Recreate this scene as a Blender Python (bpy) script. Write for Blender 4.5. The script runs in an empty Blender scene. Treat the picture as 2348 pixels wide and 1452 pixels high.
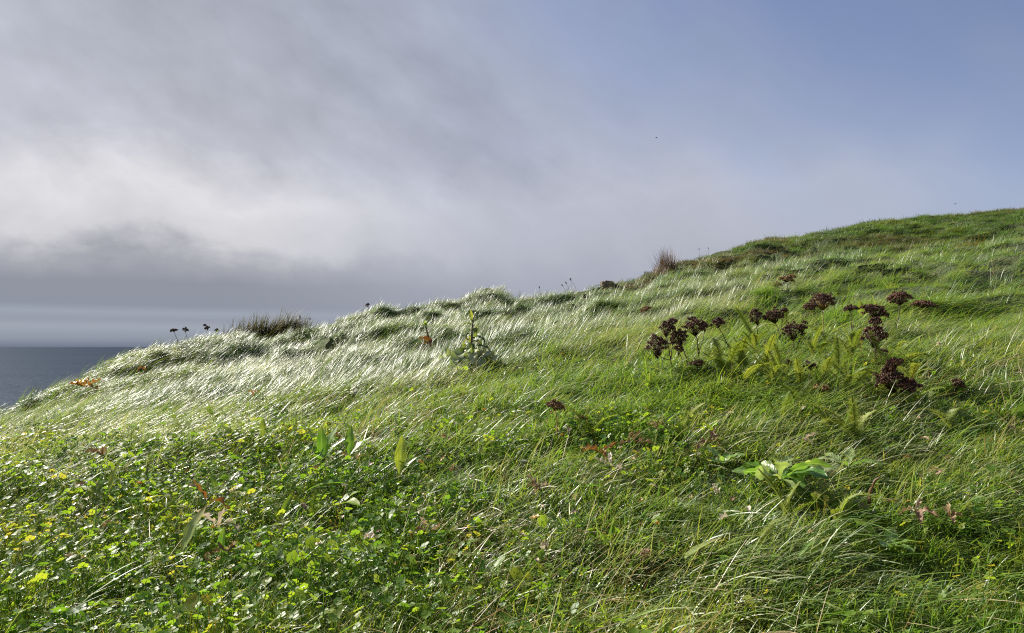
import bpy, math, random
import numpy as np
R = math.radians
rng = np.random.default_rng(7)
random.seed(7)
scene = bpy.context.scene
col = scene.collection

# ------------------------------------------------------------------ camera
PW, PH, F, CX, CY, HZ = 2348.0, 1452.0, 1607.0, 1174.0, 726.0, 795.0
PITCH = math.atan((HZ - CY) / F)
cam = bpy.data.cameras.new('camera')
cam.sensor_width = 36.0
cam.lens = F / PW * 36.0
cam.clip_start = 0.02
cam.clip_end = 200000.0
camo = bpy.data.objects.new('camera', cam)
col.objects.link(camo)
camo.location = (0, 0, 0)
camo.rotation_euler = (R(90) + PITCH, 0, 0)
scene.camera = camo

# ------------------------------------------------------------------ light
EXPO = 0.88
SUN_AZ, SUN_EL = -50.0, 34.0            # degrees: left of the view direction, above the horizon
sdir = np.array([math.sin(R(SUN_AZ)) * math.cos(R(SUN_EL)), math.cos(R(SUN_AZ)) * math.cos(R(SUN_EL)), math.sin(R(SUN_EL))])
sun = bpy.data.lights.new('sun', 'SUN')
sun.energy = 5.0
sun.angle = R(0.53)
sun.color = (1.0, 0.94, 0.84)
suno = bpy.data.objects.new('sun', sun)
col.objects.link(suno)
suno.rotation_euler = (R(90 - SUN_EL), 0, R(180 - SUN_AZ) )
from mathutils import Vector
suno.rotation_euler = Vector((-sdir[0], -sdir[1], -sdir[2])).to_track_quat('-Z', 'Y').to_euler()
vs = scene.view_settings
vs.view_transform = 'Standard'; vs.look = 'None'; vs.gamma = 1.0; vs.exposure = EXPO
vs.use_curve_mapping = False
cy = scene.cycles
cy.use_denoising = False
cy.max_bounces = 4; cy.diffuse_bounces = 2; cy.glossy_bounces = 2; cy.transmission_bounces = 3; cy.transparent_max_bounces = 2
cy.caustics_reflective = False; cy.caustics_refractive = False
cy.sample_clamp_indirect = 4.0
cy.pixel_filter_type = 'BLACKMAN_HARRIS'; cy.filter_width = 1.15

world = bpy.data.worlds.new('World')
scene.world = world
world.use_nodes = True
nt = world.node_tree
nt.nodes.clear()

class NB:
    """tiny node builder"""
    def __init__(s, tree): s.t = tree
    def n(s, typ, ins=None, **kw):
        nd = s.t.nodes.new(typ)
        for k, v in kw.items(): setattr(nd, k, v)
        for k, v in (ins or {}).items():
            s.set(nd.inputs[k], v)
        return nd
    def set(s, sock, v):
        if isinstance(v, bpy.types.NodeSocket): s.t.links.new(v, sock)
        elif isinstance(v, bpy.types.Node): s.t.links.new(v.outputs[0], sock)
        else: sock.default_value = v
    def m(s, op, a, b=0.0, c=0.0, clamp=False):
        return s.n('ShaderNodeMath', {0: a, 1: b, 2: c}, operation=op, use_clamp=clamp).outputs[0]
    def step(s, x, lo, hi):
        return s.n('ShaderNodeMapRange', {0: x, 1: lo, 2: hi, 3: 0.0, 4: 1.0}, interpolation_type='SMOOTHSTEP').outputs[0]
    def mixc(s, f, a, b, mode='MIX'):
        nd = s.n('ShaderNodeMix', data_type='RGBA', blend_type=mode)
        s.set(nd.inputs[0], f); s.set(nd.inputs[6], a); s.set(nd.inputs[7], b)
        return nd.outputs[2]
    def ramp(s, x, stops):
        nd = s.n('ShaderNodeValToRGB', {0: x})
        e = nd.color_ramp.elements
        while len(e) > 1: e.remove(e[-1])
        e[0].position = stops[0][0]; e[0].color = (*stops[0][1], 1)
        for p, c in stops[1:]:
            k = e.new(p); k.color = (*c, 1)
        return nd.outputs[0]

def lin(r, g, b):
    f = lambda c: (c / 255 / 12.92) if c / 255 < 0.04045 else ((c / 255 + 0.055) / 1.055) ** 2.4
    return (f(r), f(g), f(b))

def build_sky():
    w = NB(nt)
    tc = w.n('ShaderNodeTexCoord')
    d = tc.outputs['Generated']
    sep = w.n('ShaderNodeSeparateXYZ', {0: d})
    x, y, z = sep.outputs
    def noise(scale, rot=(0, 0, 0), stretch=(1, 1, 1), detail=6, rough=0.55, off=(0, 0, 0), dist=0.0):
        mp = w.n('ShaderNodeMapping', {0: d, 1: off, 2: rot, 3: stretch}, vector_type='TEXTURE')
        return w.n('ShaderNodeTexNoise', {'Vector': mp, 'Scale': scale, 'Detail': detail, 'Roughness': rough, 'Distortion': dist}).outputs[0]
    n_big = noise(2.2, off=(3.1, 1.7, 0.4), detail=3)
    n_str = noise(5.0, rot=(0, R(38), 0), stretch=(2.6, 1, 0.8), detail=7, off=(1.3, 0, 0))
    n_rag = noise(10.0, stretch=(1.2, 1, 0.8), detail=8, rough=0.6, off=(0.2, 5, 2.0), dist=0.3)
    n_fin = noise(16.0, rot=(0, R(30), 0), stretch=(1.8, 1, 0.9), detail=6, off=(7, 0, 1))
    c = lambda n, a: w.m('MULTIPLY', w.m('SUBTRACT', n, 0.5), a)
    # elevation warped by noise; the warp dies out at the horizon where the bands are level
    lift = w.step(z, 0.045, 0.14)
    zz = w.m('ADD', z, w.m('MULTIPLY', lift, w.m('ADD', c(n_rag, 0.11), c(n_big, 0.10))))
    prof = w.ramp(w.m('MULTIPLY', zz, 2.0), [
        (0.000, lin(112, 122, 139)), (0.018, lin(140, 148, 161)), (0.050, lin(158, 165, 177)),
        (0.068, lin(148, 154, 167)), (0.086, lin(156, 163, 176)), (0.105, lin(141, 147, 160)), (0.165, lin(143, 147, 159)),
        (0.215, lin(164, 166, 175)), (0.285, lin(208, 208, 212)), (0.37, lin(221, 220, 224)),
        (0.50, lin(186, 188, 199)), (0.62, lin(178, 181, 192)), (0.85, lin(172, 176, 189)), (1.0, lin(172, 176, 189))])
    flat = w.ramp(w.m('MULTIPLY', zz, 2.0), [
        (0.0, lin(140, 146, 160)), (0.12, lin(160, 164, 178)), (0.26, lin(178, 182, 195)), (0.40, lin(186, 190, 204)),
        (0.55, lin(172, 178, 196)), (0.75, lin(160, 168, 188)), (1.0, lin(158, 166, 186))])
    t = w.step(w.m('ADD', x, c(n_big, 0.35)), -0.42, 0.06)
    cloud = w.mixc(t, prof, flat)
    # streaks of thicker and thinner cloud
    up = w.step(z, 0.11, 0.26)
    sx = w.step(x, 0.5, -0.2)
    st = w.m('ADD', 1.04, w.m('MULTIPLY', w.m('MULTIPLY', up, w.m('ADD', w.m('MULTIPLY', sx, 0.75), 0.25)), w.m('ADD', c(n_str, 0.62), c(n_fin, 0.42))))
    stc = w.n('ShaderNodeCombineColor', {0: st, 1: st, 2: st}).outputs[0]
    cloud = w.mixc(1.0, cloud, stc, 'MULTIPLY')
    sky = w.n('ShaderNodeTexSky', sky_type='NISHITA', sun_disc=False, sun_elevation=R(SUN_EL), sun_rotation=R(SUN_AZ), altitude=60.0, air_density=1.0, dust_density=0.6, ozone_density=2.5)
    bl = w.m('ADD', w.m('ADD', w.m('MULTIPLY', x, 1.0), w.m('MULTIPLY', z, 1.25)), w.m('ADD', c(n_big, 0.45), w.m('ADD', c(n_str, 0.45), c(n_fin, 0.08))))
    mask = w.m('MULTIPLY', w.step(bl, 0.36, 1.0), 0.82)
    skyc = w.mixc(1.0, sky.outputs[0], (0.122, 0.108, 0.118, 1), 'MULTIPLY')
    out = w.mixc(mask, cloud, skyc)
    bg = w.n('ShaderNodeBackground', {0: out, 1: 2.0 ** -EXPO})
    w.n('ShaderNodeOutputWorld', {0: bg.outputs[0]})
build_sky()

# ------------------------------------------------------------------ terrain function
def vnoise(x, y, seed=0):
    x = np.asarray(x, float); y = np.asarray(y, float)
    xi = np.floor(x).astype(np.int64); yi = np.floor(y).astype(np.int64)
    fx = x - xi; fy = y - yi
    fx = fx * fx * fx * (fx * (fx * 6 - 15) + 10); fy = fy * fy * fy * (fy * (fy * 6 - 15) + 10)
    def h(i, j):
        v = (i * 374761393 + j * 668265263 + seed * 974634777) & 0xffffffff
        v = ((v ^ (v >> 13)) * 1274126177) & 0xffffffff
        v = v ^ (v >> 16)
        return (v & 0xffff) / 65535.0
    a = h(xi, yi); b = h(xi + 1, yi); c = h(xi, yi + 1); d = h(xi + 1, yi + 1)
    return (a + (b - a) * fx) * (1 - fy) + (c + (d - c) * fx) * fy
def fbm(x, y, oct=4, seed=0, gain=0.5):
    s = 0; a = 1; t = 0
    for k in range(oct):
        s = s + a * vnoise(x * 2 ** k + 17.3 * k, y * 2 ** k + 9.1 * k, seed + k); t += a; a *= gain
    return s / t
def smooth(x, a, b):
    t = np.clip((np.asarray(x, float) - a) / (b - a), 0, 1)
    return t * t * (3 - 2 * t)

cp, sp_ = math.cos(PITCH), math.sin(PITCH)
def ray(px, py):
    """direction of a photo pixel, scaled so that its ground-plane depth (Y) is 1"""
    u = (np.asarray(px, float) - CX) / F; v = (CY - np.asarray(py, float)) / F
    X = u; Y = cp - v * sp_; Z = sp_ + v * cp
    return X / Y, Z / Y
CANOPY = 0.045
SKY = [(-150, 985, 4.0), (0, 930, 4.4), (150, 872, 5), (200, 847, 5.3), (260, 816, 5.8), (330, 790, 6.3), (410, 776, 6.8), (480, 768, 7), (540, 762, 7.2),
       (620, 757, 7.4), (700, 750, 7.5), (760, 730, 7.6), (850, 709, 7.7), (930, 694, 7.8), (1000, 684, 7.9), (1080, 670, 8), (1120, 657, 8.1),
       (1175, 678, 8.4), (1230, 676, 8.8), (1290, 670, 9.2), (1350, 655, 9.6), (1400, 648, 10), (1440, 636, 10.4), (1500, 618, 11),
       (1560, 596, 11.6), (1640, 574, 12.5), (1700, 559, 13), (1740, 545, 13.5), (1830, 538, 14.5), (1900, 526, 15.3), (2000, 505, 16.3),
       (2080, 497, 17), (2140, 490, 17.6), (2198, 488, 18), (2348, 476, 20), (2600, 462, 22)]
INNER = [(0, 1452, 1.0), (400, 1452, 1.0), (1174, 1452, 1.0), (1800, 1452, 1.0), (2348, 1452, 1.0),
         (200, 1302, 1.25), (700, 1302, 1.25), (1174, 1302, 1.25), (1700, 1302, 1.25), (2200, 1302, 1.25),
         (200, 1200, 1.46), (700, 1200, 1.46), (1174, 1200, 1.45), (1700, 1200, 1.42), (2200, 1200, 1.40),
         (150, 1100, 1.8), (600, 1100, 1.78), (1174, 1100, 1.72), (1700, 1100, 1.62), (2200, 1100, 1.58),
         (150, 1000, 2.35), (600, 1000, 2.25), (1174, 1000, 2.05), (1700, 1000, 1.85), (2200, 1000, 1.8),
         (150, 930, 3.2), (500, 920, 3.1), (850, 920, 2.75), (1174, 920, 2.45), (1700, 900, 2.2), (2200, 900, 2.1),
         (300, 860, 4.6), (650, 850, 4.0), (900, 850, 3.4), (1174, 850, 3.1), (1650, 820, 2.65), (2100, 800, 2.55),
         (500, 800, 5.8), (800, 790, 5.2), (1100, 780, 4.4), (1500, 740, 4.0), (1900, 730, 3.6), (2250, 720, 3.4),
         (1000, 720, 6.6), (1300, 710, 6.2), (1500, 680, 6.6), (1800, 650, 6.0), (2150, 630, 5.6),
         (1600, 620, 9.0), (1900, 570, 10.5), (2150, 540, 11.5), (2400, 560, 9.5)]
def control():
    P = []
    for px, py, D in SKY + INNER:
        u, s = ray(px, py); P.append((u * D, D, s * D - CANOPY))
    for px, py, D in SKY[::2]:
        u, s = ray(px, py); z = s * D
        k = float(smooth(px, 1100, 2000))
        for m, dl, dr in ((1.3, -0.75, 0.00), (2.2, -3.2, 0.15)):
            P.append((u * D * m, D * m, z + dl * (1 - k) + (z * dr) * k - CANOPY))
    P += [(-1.5, 0.2, -0.62), (0, 0, -0.60), (1.5, 0.2, -0.50), (-3.5, 0.5, -0.75), (3.5, 1.0, -0.05), (0, -3, -1.2), (-4, -3, -1.5), (4, -3, -0.6),
          (-6, 2.5, -1.4), (6, 3.0, 0.7), (-9, 5, -3.0), (10, 6, 1.5)]
    return np.array(P)
CPT = control()
def tps_fit(P, lam):
    n = len(P); xy = P[:, :2]
    d2 = ((xy[:, None] - xy[None]) ** 2).sum(-1)
    K = np.where(d2 > 0, 0.5 * d2 * np.log(d2 + 1e-12), 0) + lam * np.eye(n)
    A = np.zeros((n + 3, n + 3)); A[:n, :n] = K; A[:n, n] = 1; A[:n, n + 1:] = xy; A[n, :n] = 1; A[n + 1:, :n] = xy.T
    return np.linalg.solve(A, np.r_[P[:, 2], 0, 0, 0])
TW = tps_fit(CPT, 0.02)
def h_base(x, y):
    x = np.asarray(x, float); y = np.asarray(y, float)
    sh = x.shape; x = x.ravel(); y = y.ravel()
    out = np.empty(len(x))
    for i in range(0, len(x), 20000):
        a, b = x[i:i + 20000], y[i:i + 20000]
        d2 = (a[:, None] - CPT[None, :, 0]) ** 2 + (b[:, None] - CPT[None, :, 1]) ** 2
        out[i:i + 20000] = (0.5 * d2 * np.log(d2 + 1e-12)) @ TW[:-3] + TW[-3] + TW[-2] * a + TW[-1] * b
    return out.reshape(sh)
def tuss(x, y):
    """wind-combed hummocks: long low billows, small near the camera and larger up the slope"""
    D = np.maximum(y, 0.3)
    far = smooth(D, 2.4, 5.0)
    wx = x + 0.25 * vnoise(x * 1.1, y * 1.1, 31); wy = y + 0.3 * vnoise(x * 0.9, y * 0.9, 37) - 0.12 * x
    b1 = 1 - np.abs(2 * vnoise(wx * 0.85, wy * 1.5, 3) - 1)
    b2 = 1 - np.abs(2 * vnoise(wx * 2.0, wy * 3.4, 5) - 1)
    n3 = vnoise(x * 5, y * 5, 9)
    near = 0.05 * (fbm(x * 2.6, y * 2.6, 3, 11) - 0.5) + 0.03 * (n3 - 0.5)
    farh = 0.22 * (b1 - 0.55) + (0.15 + 0.09 * smooth(D, 4, 5.5)) * (b2 - 0.5) + 0.03 * (n3 - 0.5)
    damp = 1 - 0.45 * smooth(D, 9, 14)
    return near * (1 - far) + farh * far * damp
RIDGE_U = np.array([float(ray(a, b)[0]) for a, b, c in SKY]); RIDGE_D = np.array([c for a, b, c in SKY])
CREST = np.zeros(len(SKY))          # fine height adjustment of the crest, per bearing
def h(x, y):
    x = np.asarray(x, float); y = np.asarray(y, float)
    z = h_base(x, y) + tuss(x, y)
    # the breaking-wave hummock on the crest
    u, s = ray(1105, 668); cxm, cym = float(u * 8.0), 8.0
    ex = np.where(x > cxm + 0.12, 0.17, 0.5)
    z = z + 0.14 * np.exp(-((x - cxm - 0.12) / ex) ** 2 - ((y - cym) / 0.5) ** 2)
    for hx, hy, hr, hd in ((0.28, 2.48, 0.13, 0.07), (-0.46, 1.52, 0.16, 0.045), (-0.05, 1.45, 0.14, 0.03)):     # shaded hollows in the turf
        z = z - hd * np.exp(-((x - hx) ** 2 + (y - hy) ** 2) / (hr * hr))
    D = np.maximum(y, 0.2); rd = np.interp(x / D, RIDGE_U, RIDGE_D)
    return z + np.interp(x / D, RIDGE_U, CREST) * np.minimum(D, 1.3 * rd) * smooth(D / rd, 0.40, 0.85) * (y > 0.5)
def fit_crest():
    for it in range(5):
        for k, (px, py, d0) in enumerate(SKY):
            u, s = ray(px, py); D = np.linspace(0.45, 1.6, 160) * d0
            sl = (h(float(u) * D, D) + 0.05) / D
            CREST[k] += 0.8 * (float(s) - sl.max())
        CREST[:] = np.clip(CREST, -0.06, 0.06)
fit_crest()
def ground(px, py, off=0.03, dmax=24.0):
    """where the line of sight through a photo pixel meets the turf"""
    u, s = ray(px, py); u = float(u); s = float(s)
    D = np.geomspace(0.6, dmax, 900)
    hit = np.nonzero(s * D < h(u * D, D) + off)[0]
    if len(hit) == 0:
        # grazes the crest: closest approach
        k = int(np.argmin((s * D - h(u * D, D) - off) / D))
    else: k = int(hit[0])
    d = D[k]
    return np.array([u * d, d, float(h(np.array([u * d]), np.array([d]))[0])])
def hz(x, y): return float(h(np.array([x]), np.array([y]))[0])

# ------------------------------------------------------------------ mesh helpers
class MB:
    def __init__(s): s.v = []; s.f = []; s.a = []; s.m = []     # a: per vertex (along, across, shade); m: material index per face
    def add(s, vs, fs, at=None, mi=0):
        o = len(s.v); s.v += [tuple(p) for p in vs]
        s.f += [tuple(i + o for i in f) for f in fs]; s.m += [mi] * len(fs)
        s.a += list(at) if at is not None else [(0, 0, 0)] * len(vs)
    def strip(s, pts, wid, side, shade=0.0, cup=0.0, mi=0):
        """a blade: pts path, half-widths, sideways vector; two faces per step, a little cupped"""
        n = len(pts); vs = []; at = []; fs = []
        for i, (p, w) in enumerate(zip(pts, wid)):
            p = np.asarray(p, float); sd = np.asarray(side, float)
            t = i / (n - 1)
            if i == n - 1:
                vs.append(p); at.append((t, 0, shade))
            else:
                vs += [p - sd * w, p + sd * w]; at += [(t, -1, shade), (t, 1, shade)]
        for i in range(n - 2): fs.append((2 * i, 2 * i + 1, 2 * i + 3, 2 * i + 2))
        k = 2 * (n - 2); fs.append((k, k + 1, k + 2))
        s.add(vs, fs, at, mi)
    def tube(s, pts, rad, sides=5, mi=0, shade=0.0):
        pts = [np.asarray(p, float) for p in pts]; n = len(pts); vs = []; at = []; fs = []
        for i, p in enumerate(pts):
            d = pts[min(i + 1, n - 1)] - pts[max(i - 1, 0)]; d = d / (np.linalg.norm(d) + 1e-9)
            a = np.cross(d, (0.3, 0.9, 0.2)); a /= np.linalg.norm(a) + 1e-9; b = np.cross(d, a)
            r = rad[i] if hasattr(rad, '__len__') else rad
            for k in range(sides):
                q = 2 * math.pi * k / sides
                vs.append(p + r * (math.cos(q) * a + math.sin(q) * b)); at.append((i / (n - 1), 0, shade))
        for i in range(n - 1):
            for k in range(sides):
                fs.append((i * sides + k, i * sides + (k + 1) % sides, (i + 1) * sides + (k + 1) % sides, (i + 1) * sides + k))
        fs.append(tuple(range(sides))[::-1]); fs.append(tuple((n - 1) * sides + k for k in range(sides)))
        s.add(vs, fs, at, mi)
    def blob(s, c, r, shade=0.0, squash=1.0, mi=0, jit=0.25):
        c = np.asarray(c, float)
        base = [(0, 0, 1), (0, 0, -1), (1, 0, 0), (-1, 0, 0), (0, 1, 0), (0, -1, 0)]
        q = random.uniform(0, 6.28); cq, sq = math.cos(q), math.sin(q)
        vs = []
        for b in base:
            k = r * random.uniform(1 - jit, 1 + jit)
            vs.append(c + k * np.array([b[0] * cq - b[1] * sq, b[0] * sq + b[1] * cq, b[2] * squash]))
        fs = [(0, 2, 4), (0, 4, 3), (0, 3, 5), (0, 5, 2), (1, 4, 2), (1, 3, 4), (1, 5, 3), (1, 2, 5)]
        s.add(vs, fs, [(0.5, 0, shade)] * 6, mi)
    def leaf(s, L, W, b0=1.0, b1=0.0, fold=0.25, nu=9, shape=0.8, lobes=0, lobedepth=0.5, wav=0.0, wavf=3, petiole=0.12, twist=0.0, shade=0.0, origin=(0, 0, 0), rz=0.0, mi=0, nv=2, roll=0.0):
        """a leaf along +X: b0..b1 the slope angle from root to tip, folded along the midrib"""
        cz, sz = math.cos(rz), math.sin(rz); o = np.asarray(origin, float)
        if lobes: nu = lobes * 4 + 2
        p = np.zeros(3); vs = []; at = []; fs = []; rows = []
        M = 2 * nv + 1
        for i in range(nu + 1):
            t = i / nu
            ang = b0 + (b1 - b0) * t
            if i: p = p + np.array([math.cos(ang), 0, math.sin(ang)]) * L / nu
            tt = max(0.0, (t - petiole) / (1 - petiole))
            w = W * 0.5 * (math.sin(math.pi * tt ** shape) ** 0.75 if 0 < tt < 1 else 0.0)
            if lobes: w *= 1 - lobedepth * (0.5 + 0.5 * math.cos(2 * math.pi * lobes * tt)) * (1 - 0.5 * tt)
            w = max(w, W * 0.03 * (1 - t) + 0.0003)
            nrm = np.array([-math.sin(ang), 0, math.cos(ang)]); tw = twist * t
            sd = np.array([0, 1, 0]) * math.cos(tw) + nrm * math.sin(tw); nn = np.cross([math.cos(ang), 0, math.sin(ang)], sd)
            for j in range(M):
                v = (j - nv) / nv
                q = p + sd * (v * w * math.cos(roll * abs(v))) + nn * (fold * abs(v) * w + roll * w * v * v * 0.6 + wav * abs(v) * w * math.sin(2 * math.pi * wavf * t + (1.3 if v > 0 else 0)))
                vs.append((o[0] + q[0] * cz - q[1] * sz, o[1] + q[0] * sz + q[1] * cz, o[2] + q[2])); at.append((t, v, shade))
        for i in range(nu):
            for j in range(M - 1):
                fs.append((i * M + j, i * M + j + 1, (i + 1) * M + j + 1, (i + 1) * M + j))
        s.add(vs, fs, at, mi)
    def mesh(s, name, mats, smooth_=True):
        me = bpy.data.meshes.new(name)
        me.from_pydata([tuple(map(float, p)) for p in s.v], [], s.f)
        A = np.array(s.a, np.float32)
        for k, nm in enumerate(('along', 'across', 'shade')):
            at = me.attributes.new(nm, 'FLOAT', 'POINT'); at.data.foreach_set('value', np.ascontiguousarray(A[:, k]))
        for m in (mats if isinstance(mats, (list, tuple)) else [mats]): me.materials.append(m)
        me.polygons.foreach_set('material_index', s.m)
        if smooth_: me.polygons.foreach_set('use_smooth', [True] * len(me.polygons))
        me.update()
        return me
def obj(name, me, parent=None, loc=(0, 0, 0), rot=(0, 0, 0), sc=1.0):
    o = bpy.data.objects.new(name, me); col.objects.link(o)
    o.location = tuple(map(float, loc)); o.rotation_euler = rot
    o.scale = (sc, sc, sc) if not hasattr(sc, '__len__') else sc
    if parent: o.parent = parent
    return o
def tag(o, label=None, cat=None, group=None, kind=None):
    if label: o['label'] = label
    if cat: o['category'] = cat
    if group: o['group'] = group
    if kind: o['kind'] = kind
    return o
CLEAR = {'broad_leaf_plant': 0.05, 'leaf_rosette': 0.12, 'yarrow_leaf_tuft': 0.055, 'dried_yarrow': 0.03, 'tall_weed': 0.19, 'dead_leaf': 0.04, 'dry_clover_flower': 0.04, 'yarrow_flower': 0.04, 'dead_stalk': 0.05, 'broad_grass': 0.05}
EXCL = []
def thing(name, label, cat, loc, rz=0.0, group=None, sc=1.0):
    if name in CLEAR: EXCL.append((loc[0], loc[1] - 0.02, CLEAR[name]))
    return tag(obj(name, None, None, loc, (0, 0, rz), sc), label, cat, group)

# ------------------------------------------------------------------ materials
def plant_mat(name, cols, trans=0.35, tcol=None, rough=0.42, spec=0.5, tip=None, tipw=0.0, rib=None, inst=False, vein=0.0, obj_var=0.25, bump=0.0, stripe=0.0):
    """cols: three base colours picked by the per-blade 'shade' (and the tuft's tone), plus translucency"""
    m = bpy.data.materials.new(name); m.use_nodes = True
    t = m.node_tree; t.nodes.clear(); w = NB(t)
    at = lambda n, ty='GEOMETRY': w.n('ShaderNodeAttribute', attribute_name=n, attribute_type=ty).outputs['Fac']
    sh = at('shade')
    if inst:
        f = w.m('ADD', w.m('MULTIPLY', sh, 0.55), w.m('MULTIPLY', at('tone', 'INSTANCER'), 0.75))
    else:
        oi = w.n('ShaderNodeObjectInfo').outputs['Random']
        f = w.m('ADD', sh, w.m('MULTIPLY', w.m('SUBTRACT', oi, 0.5), obj_var))
    n = len(cols)
    c = w.ramp(f, [(k / max(1, n - 1), q) for k, q in enumerate(cols)])
    al = at('along'); ac = w.m('ABSOLUTE', at('across'))
    geo = w.n('ShaderNodeNewGeometry')
    tcn = w.n('ShaderNodeTexCoord').outputs['Object']
    nz = w.n('ShaderNodeTexNoise', {'Vector': tcn, 'Scale': 60.0, 'Detail': 3.0}).outputs[0]
    if tip is not None:
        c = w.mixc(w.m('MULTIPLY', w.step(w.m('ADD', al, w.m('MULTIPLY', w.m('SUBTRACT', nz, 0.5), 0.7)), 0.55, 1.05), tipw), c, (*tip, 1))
    c = w.mixc(w.m('MULTIPLY', w.step(nz, 0.35, 0.75), 0.35), c, w.mixc(1.0, c, (1.45, 1.25, 0.8, 1), 'MULTIPLY'))
    if stripe:
        sv = w.step(w.m('SINE', w.m('MULTIPLY', ac, 19.0)), 0.2, 1.0)
        c = w.mixc(w.m('MULTIPLY', sv, stripe), c, w.mixc(1.0, c, (0.45, 0.55, 0.5, 1), 'MULTIPLY'))
    if rib is not None:
        c = w.mixc(w.m('MULTIPLY', w.step(ac, 0.16, 0.02), 0.8), c, (*rib, 1))
    pb = w.n('ShaderNodeBsdfPrincipled', {'Base Color': c, 'Roughness': rough, 'Specular IOR Level': spec})
    if vein or bump:
        if vein:
            wv = w.m('SINE', w.m('ADD', w.m('MULTIPLY', al, vein), w.m('MULTIPLY', ac, -9.0)))
        else: wv = nz
        if bump:
            nz2 = w.n('ShaderNodeTexNoise', {'Vector': tcn, 'Scale': 350.0, 'Detail': 2.0}).outputs[0]
            wv = w.m('ADD', w.m('MULTIPLY', wv, 0.4), nz2)
        bp = w.n('ShaderNodeBump', {'Strength': 0.35, 'Distance': 0.0008, 'Height': wv})
        t.links.new(bp.outputs[0], pb.inputs['Normal'])
    if trans > 0:
        tc = w.mixc(1.0, c, (*(tcol or (1.9, 1.9, 0.9)), 1), 'MULTIPLY')
        tr = w.n('ShaderNodeBsdfTranslucent', {0: tc})
        mx = w.n('ShaderNodeMixShader', {0: trans, 1: pb.outputs[0], 2: tr.outputs[0]})
        w.n('ShaderNodeOutputMaterial', {0: mx.outputs[0]})
    else:
        w.n('ShaderNodeOutputMaterial', {0: pb.outputs[0]})
    return m
M = {}
M['grass'] = plant_mat('grass_green', [(0.045, 0.130, 0.018), (0.095, 0.20, 0.024), (0.17, 0.27, 0.036), (0.28, 0.29, 0.08)], 0.42, (2.0, 1.75, 1.0), rough=0.40, spec=0.6, tip=(0.30, 0.25, 0.10), tipw=0.3, inst=True)
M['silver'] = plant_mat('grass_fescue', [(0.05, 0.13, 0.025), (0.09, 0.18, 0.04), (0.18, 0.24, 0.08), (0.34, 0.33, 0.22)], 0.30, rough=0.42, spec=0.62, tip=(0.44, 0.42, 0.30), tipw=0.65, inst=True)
M['moor'] = plant_mat('grass_moor', [(0.04, 0.12, 0.010), (0.085, 0.165, 0.016), (0.13, 0.13, 0.03), (0.10, 0.055, 0.022)], 0.32, rough=0.5, spec=0.35, inst=True)
M['straw'] = plant_mat('grass_straw', [(0.30, 0.22, 0.10), (0.42, 0.34, 0.19), (0.55, 0.47, 0.30), (0.30, 0.15, 0.05)], 0.25, (1.3, 1.2, 0.9), rough=0.4, inst=True)
M['clover_s'] = plant_mat('clover_green', [(0.040, 0.12, 0.014), (0.090, 0.20, 0.020), (0.17, 0.28, 0.030), (0.26, 0.27, 0.05)], 0.55, (2.1, 1.75, 0.8), rough=0.45, spec=0.4, inst=True)
M['clover'] = plant_mat('clover_leaf', [(0.045, 0.135, 0.012), (0.10, 0.22, 0.016), (0.17, 0.28, 0.025)], 0.55, (2.1, 1.75, 0.8), rough=0.45, spec=0.4, obj_var=1.1, rib=(0.16, 0.28, 0.05))
M['plantain'] = plant_mat('plantain_leaf', [(0.05, 0.14, 0.016), (0.12, 0.25, 0.025), (0.24, 0.38, 0.03)], 0.42, rough=0.36, vein=0.0, obj_var=0.5, rib=(0.24, 0.36, 0.10), tip=(0.30, 0.26, 0.06), tipw=0.3, stripe=0.7)
M['lime'] = plant_mat('lime_leaf', [(0.18, 0.30, 0.03), (0.25, 0.36, 0.035), (0.32, 0.36, 0.05)], 0.45, (1.6, 1.5, 0.8), rough=0.4, rib=(0.38, 0.5, 0.15), stripe=0.7)
M['dandelion'] = plant_mat('rosette_leaf', [(0.08, 0.19, 0.03), (0.17, 0.28, 0.06), (0.34, 0.40, 0.20)], 0.34, rough=0.36, spec=0.6, rib=(0.34, 0.42, 0.20), obj_var=0.8, vein=60.0)
M['woolly'] = plant_mat('woolly_leaf', [(0.16, 0.24, 0.08), (0.26, 0.32, 0.18), (0.38, 0.40, 0.28)], 0.2, rough=0.7, spec=0.3, rib=(0.36, 0.38, 0.22), obj_var=0.8, bump=1)
M['weed'] = plant_mat('weed_leaf', [(0.04, 0.065, 0.016), (0.10, 0.14, 0.028), (0.24, 0.27, 0.06)], 0.35, rough=0.45, obj_var=1.0, rib=(0.3, 0.34, 0.12))
M['purple_stem'] = plant_mat('weed_stem', [(0.13, 0.07, 0.06), (0.22, 0.15, 0.11)], 0.0, rough=0.5)
M['frond'] = plant_mat('yarrow_frond', [(0.13, 0.20, 0.028), (0.20, 0.27, 0.04), (0.29, 0.33, 0.065)], 0.40, (1.6, 1.5, 0.9), rough=0.5, spec=0.3, obj_var=0.9)
M['dry_head'] = plant_mat('dry_yarrow_head', [(0.030, 0.014, 0.010), (0.085, 0.036, 0.022), (0.24, 0.12, 0.07)], 0.0, rough=0.7, spec=0.25)
M['tan_head'] = plant_mat('tan_yarrow_head', [(0.12, 0.06, 0.025), (0.22, 0.12, 0.05), (0.40, 0.26, 0.12)], 0.0, rough=0.7, spec=0.25)
M['dry_stem'] = plant_mat('dry_stem', [(0.06, 0.035, 0.022), (0.12, 0.075, 0.04)], 0.0, rough=0.6, spec=0.3)
M['gold_stem'] = plant_mat('gold_stem', [(0.25, 0.17, 0.05), (0.35, 0.25, 0.08)], 0.0, rough=0.55)
M['red_stem'] = plant_mat('red_stem', [(0.16, 0.05, 0.02), (0.26, 0.11, 0.05)], 0.0, rough=0.5)
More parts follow.
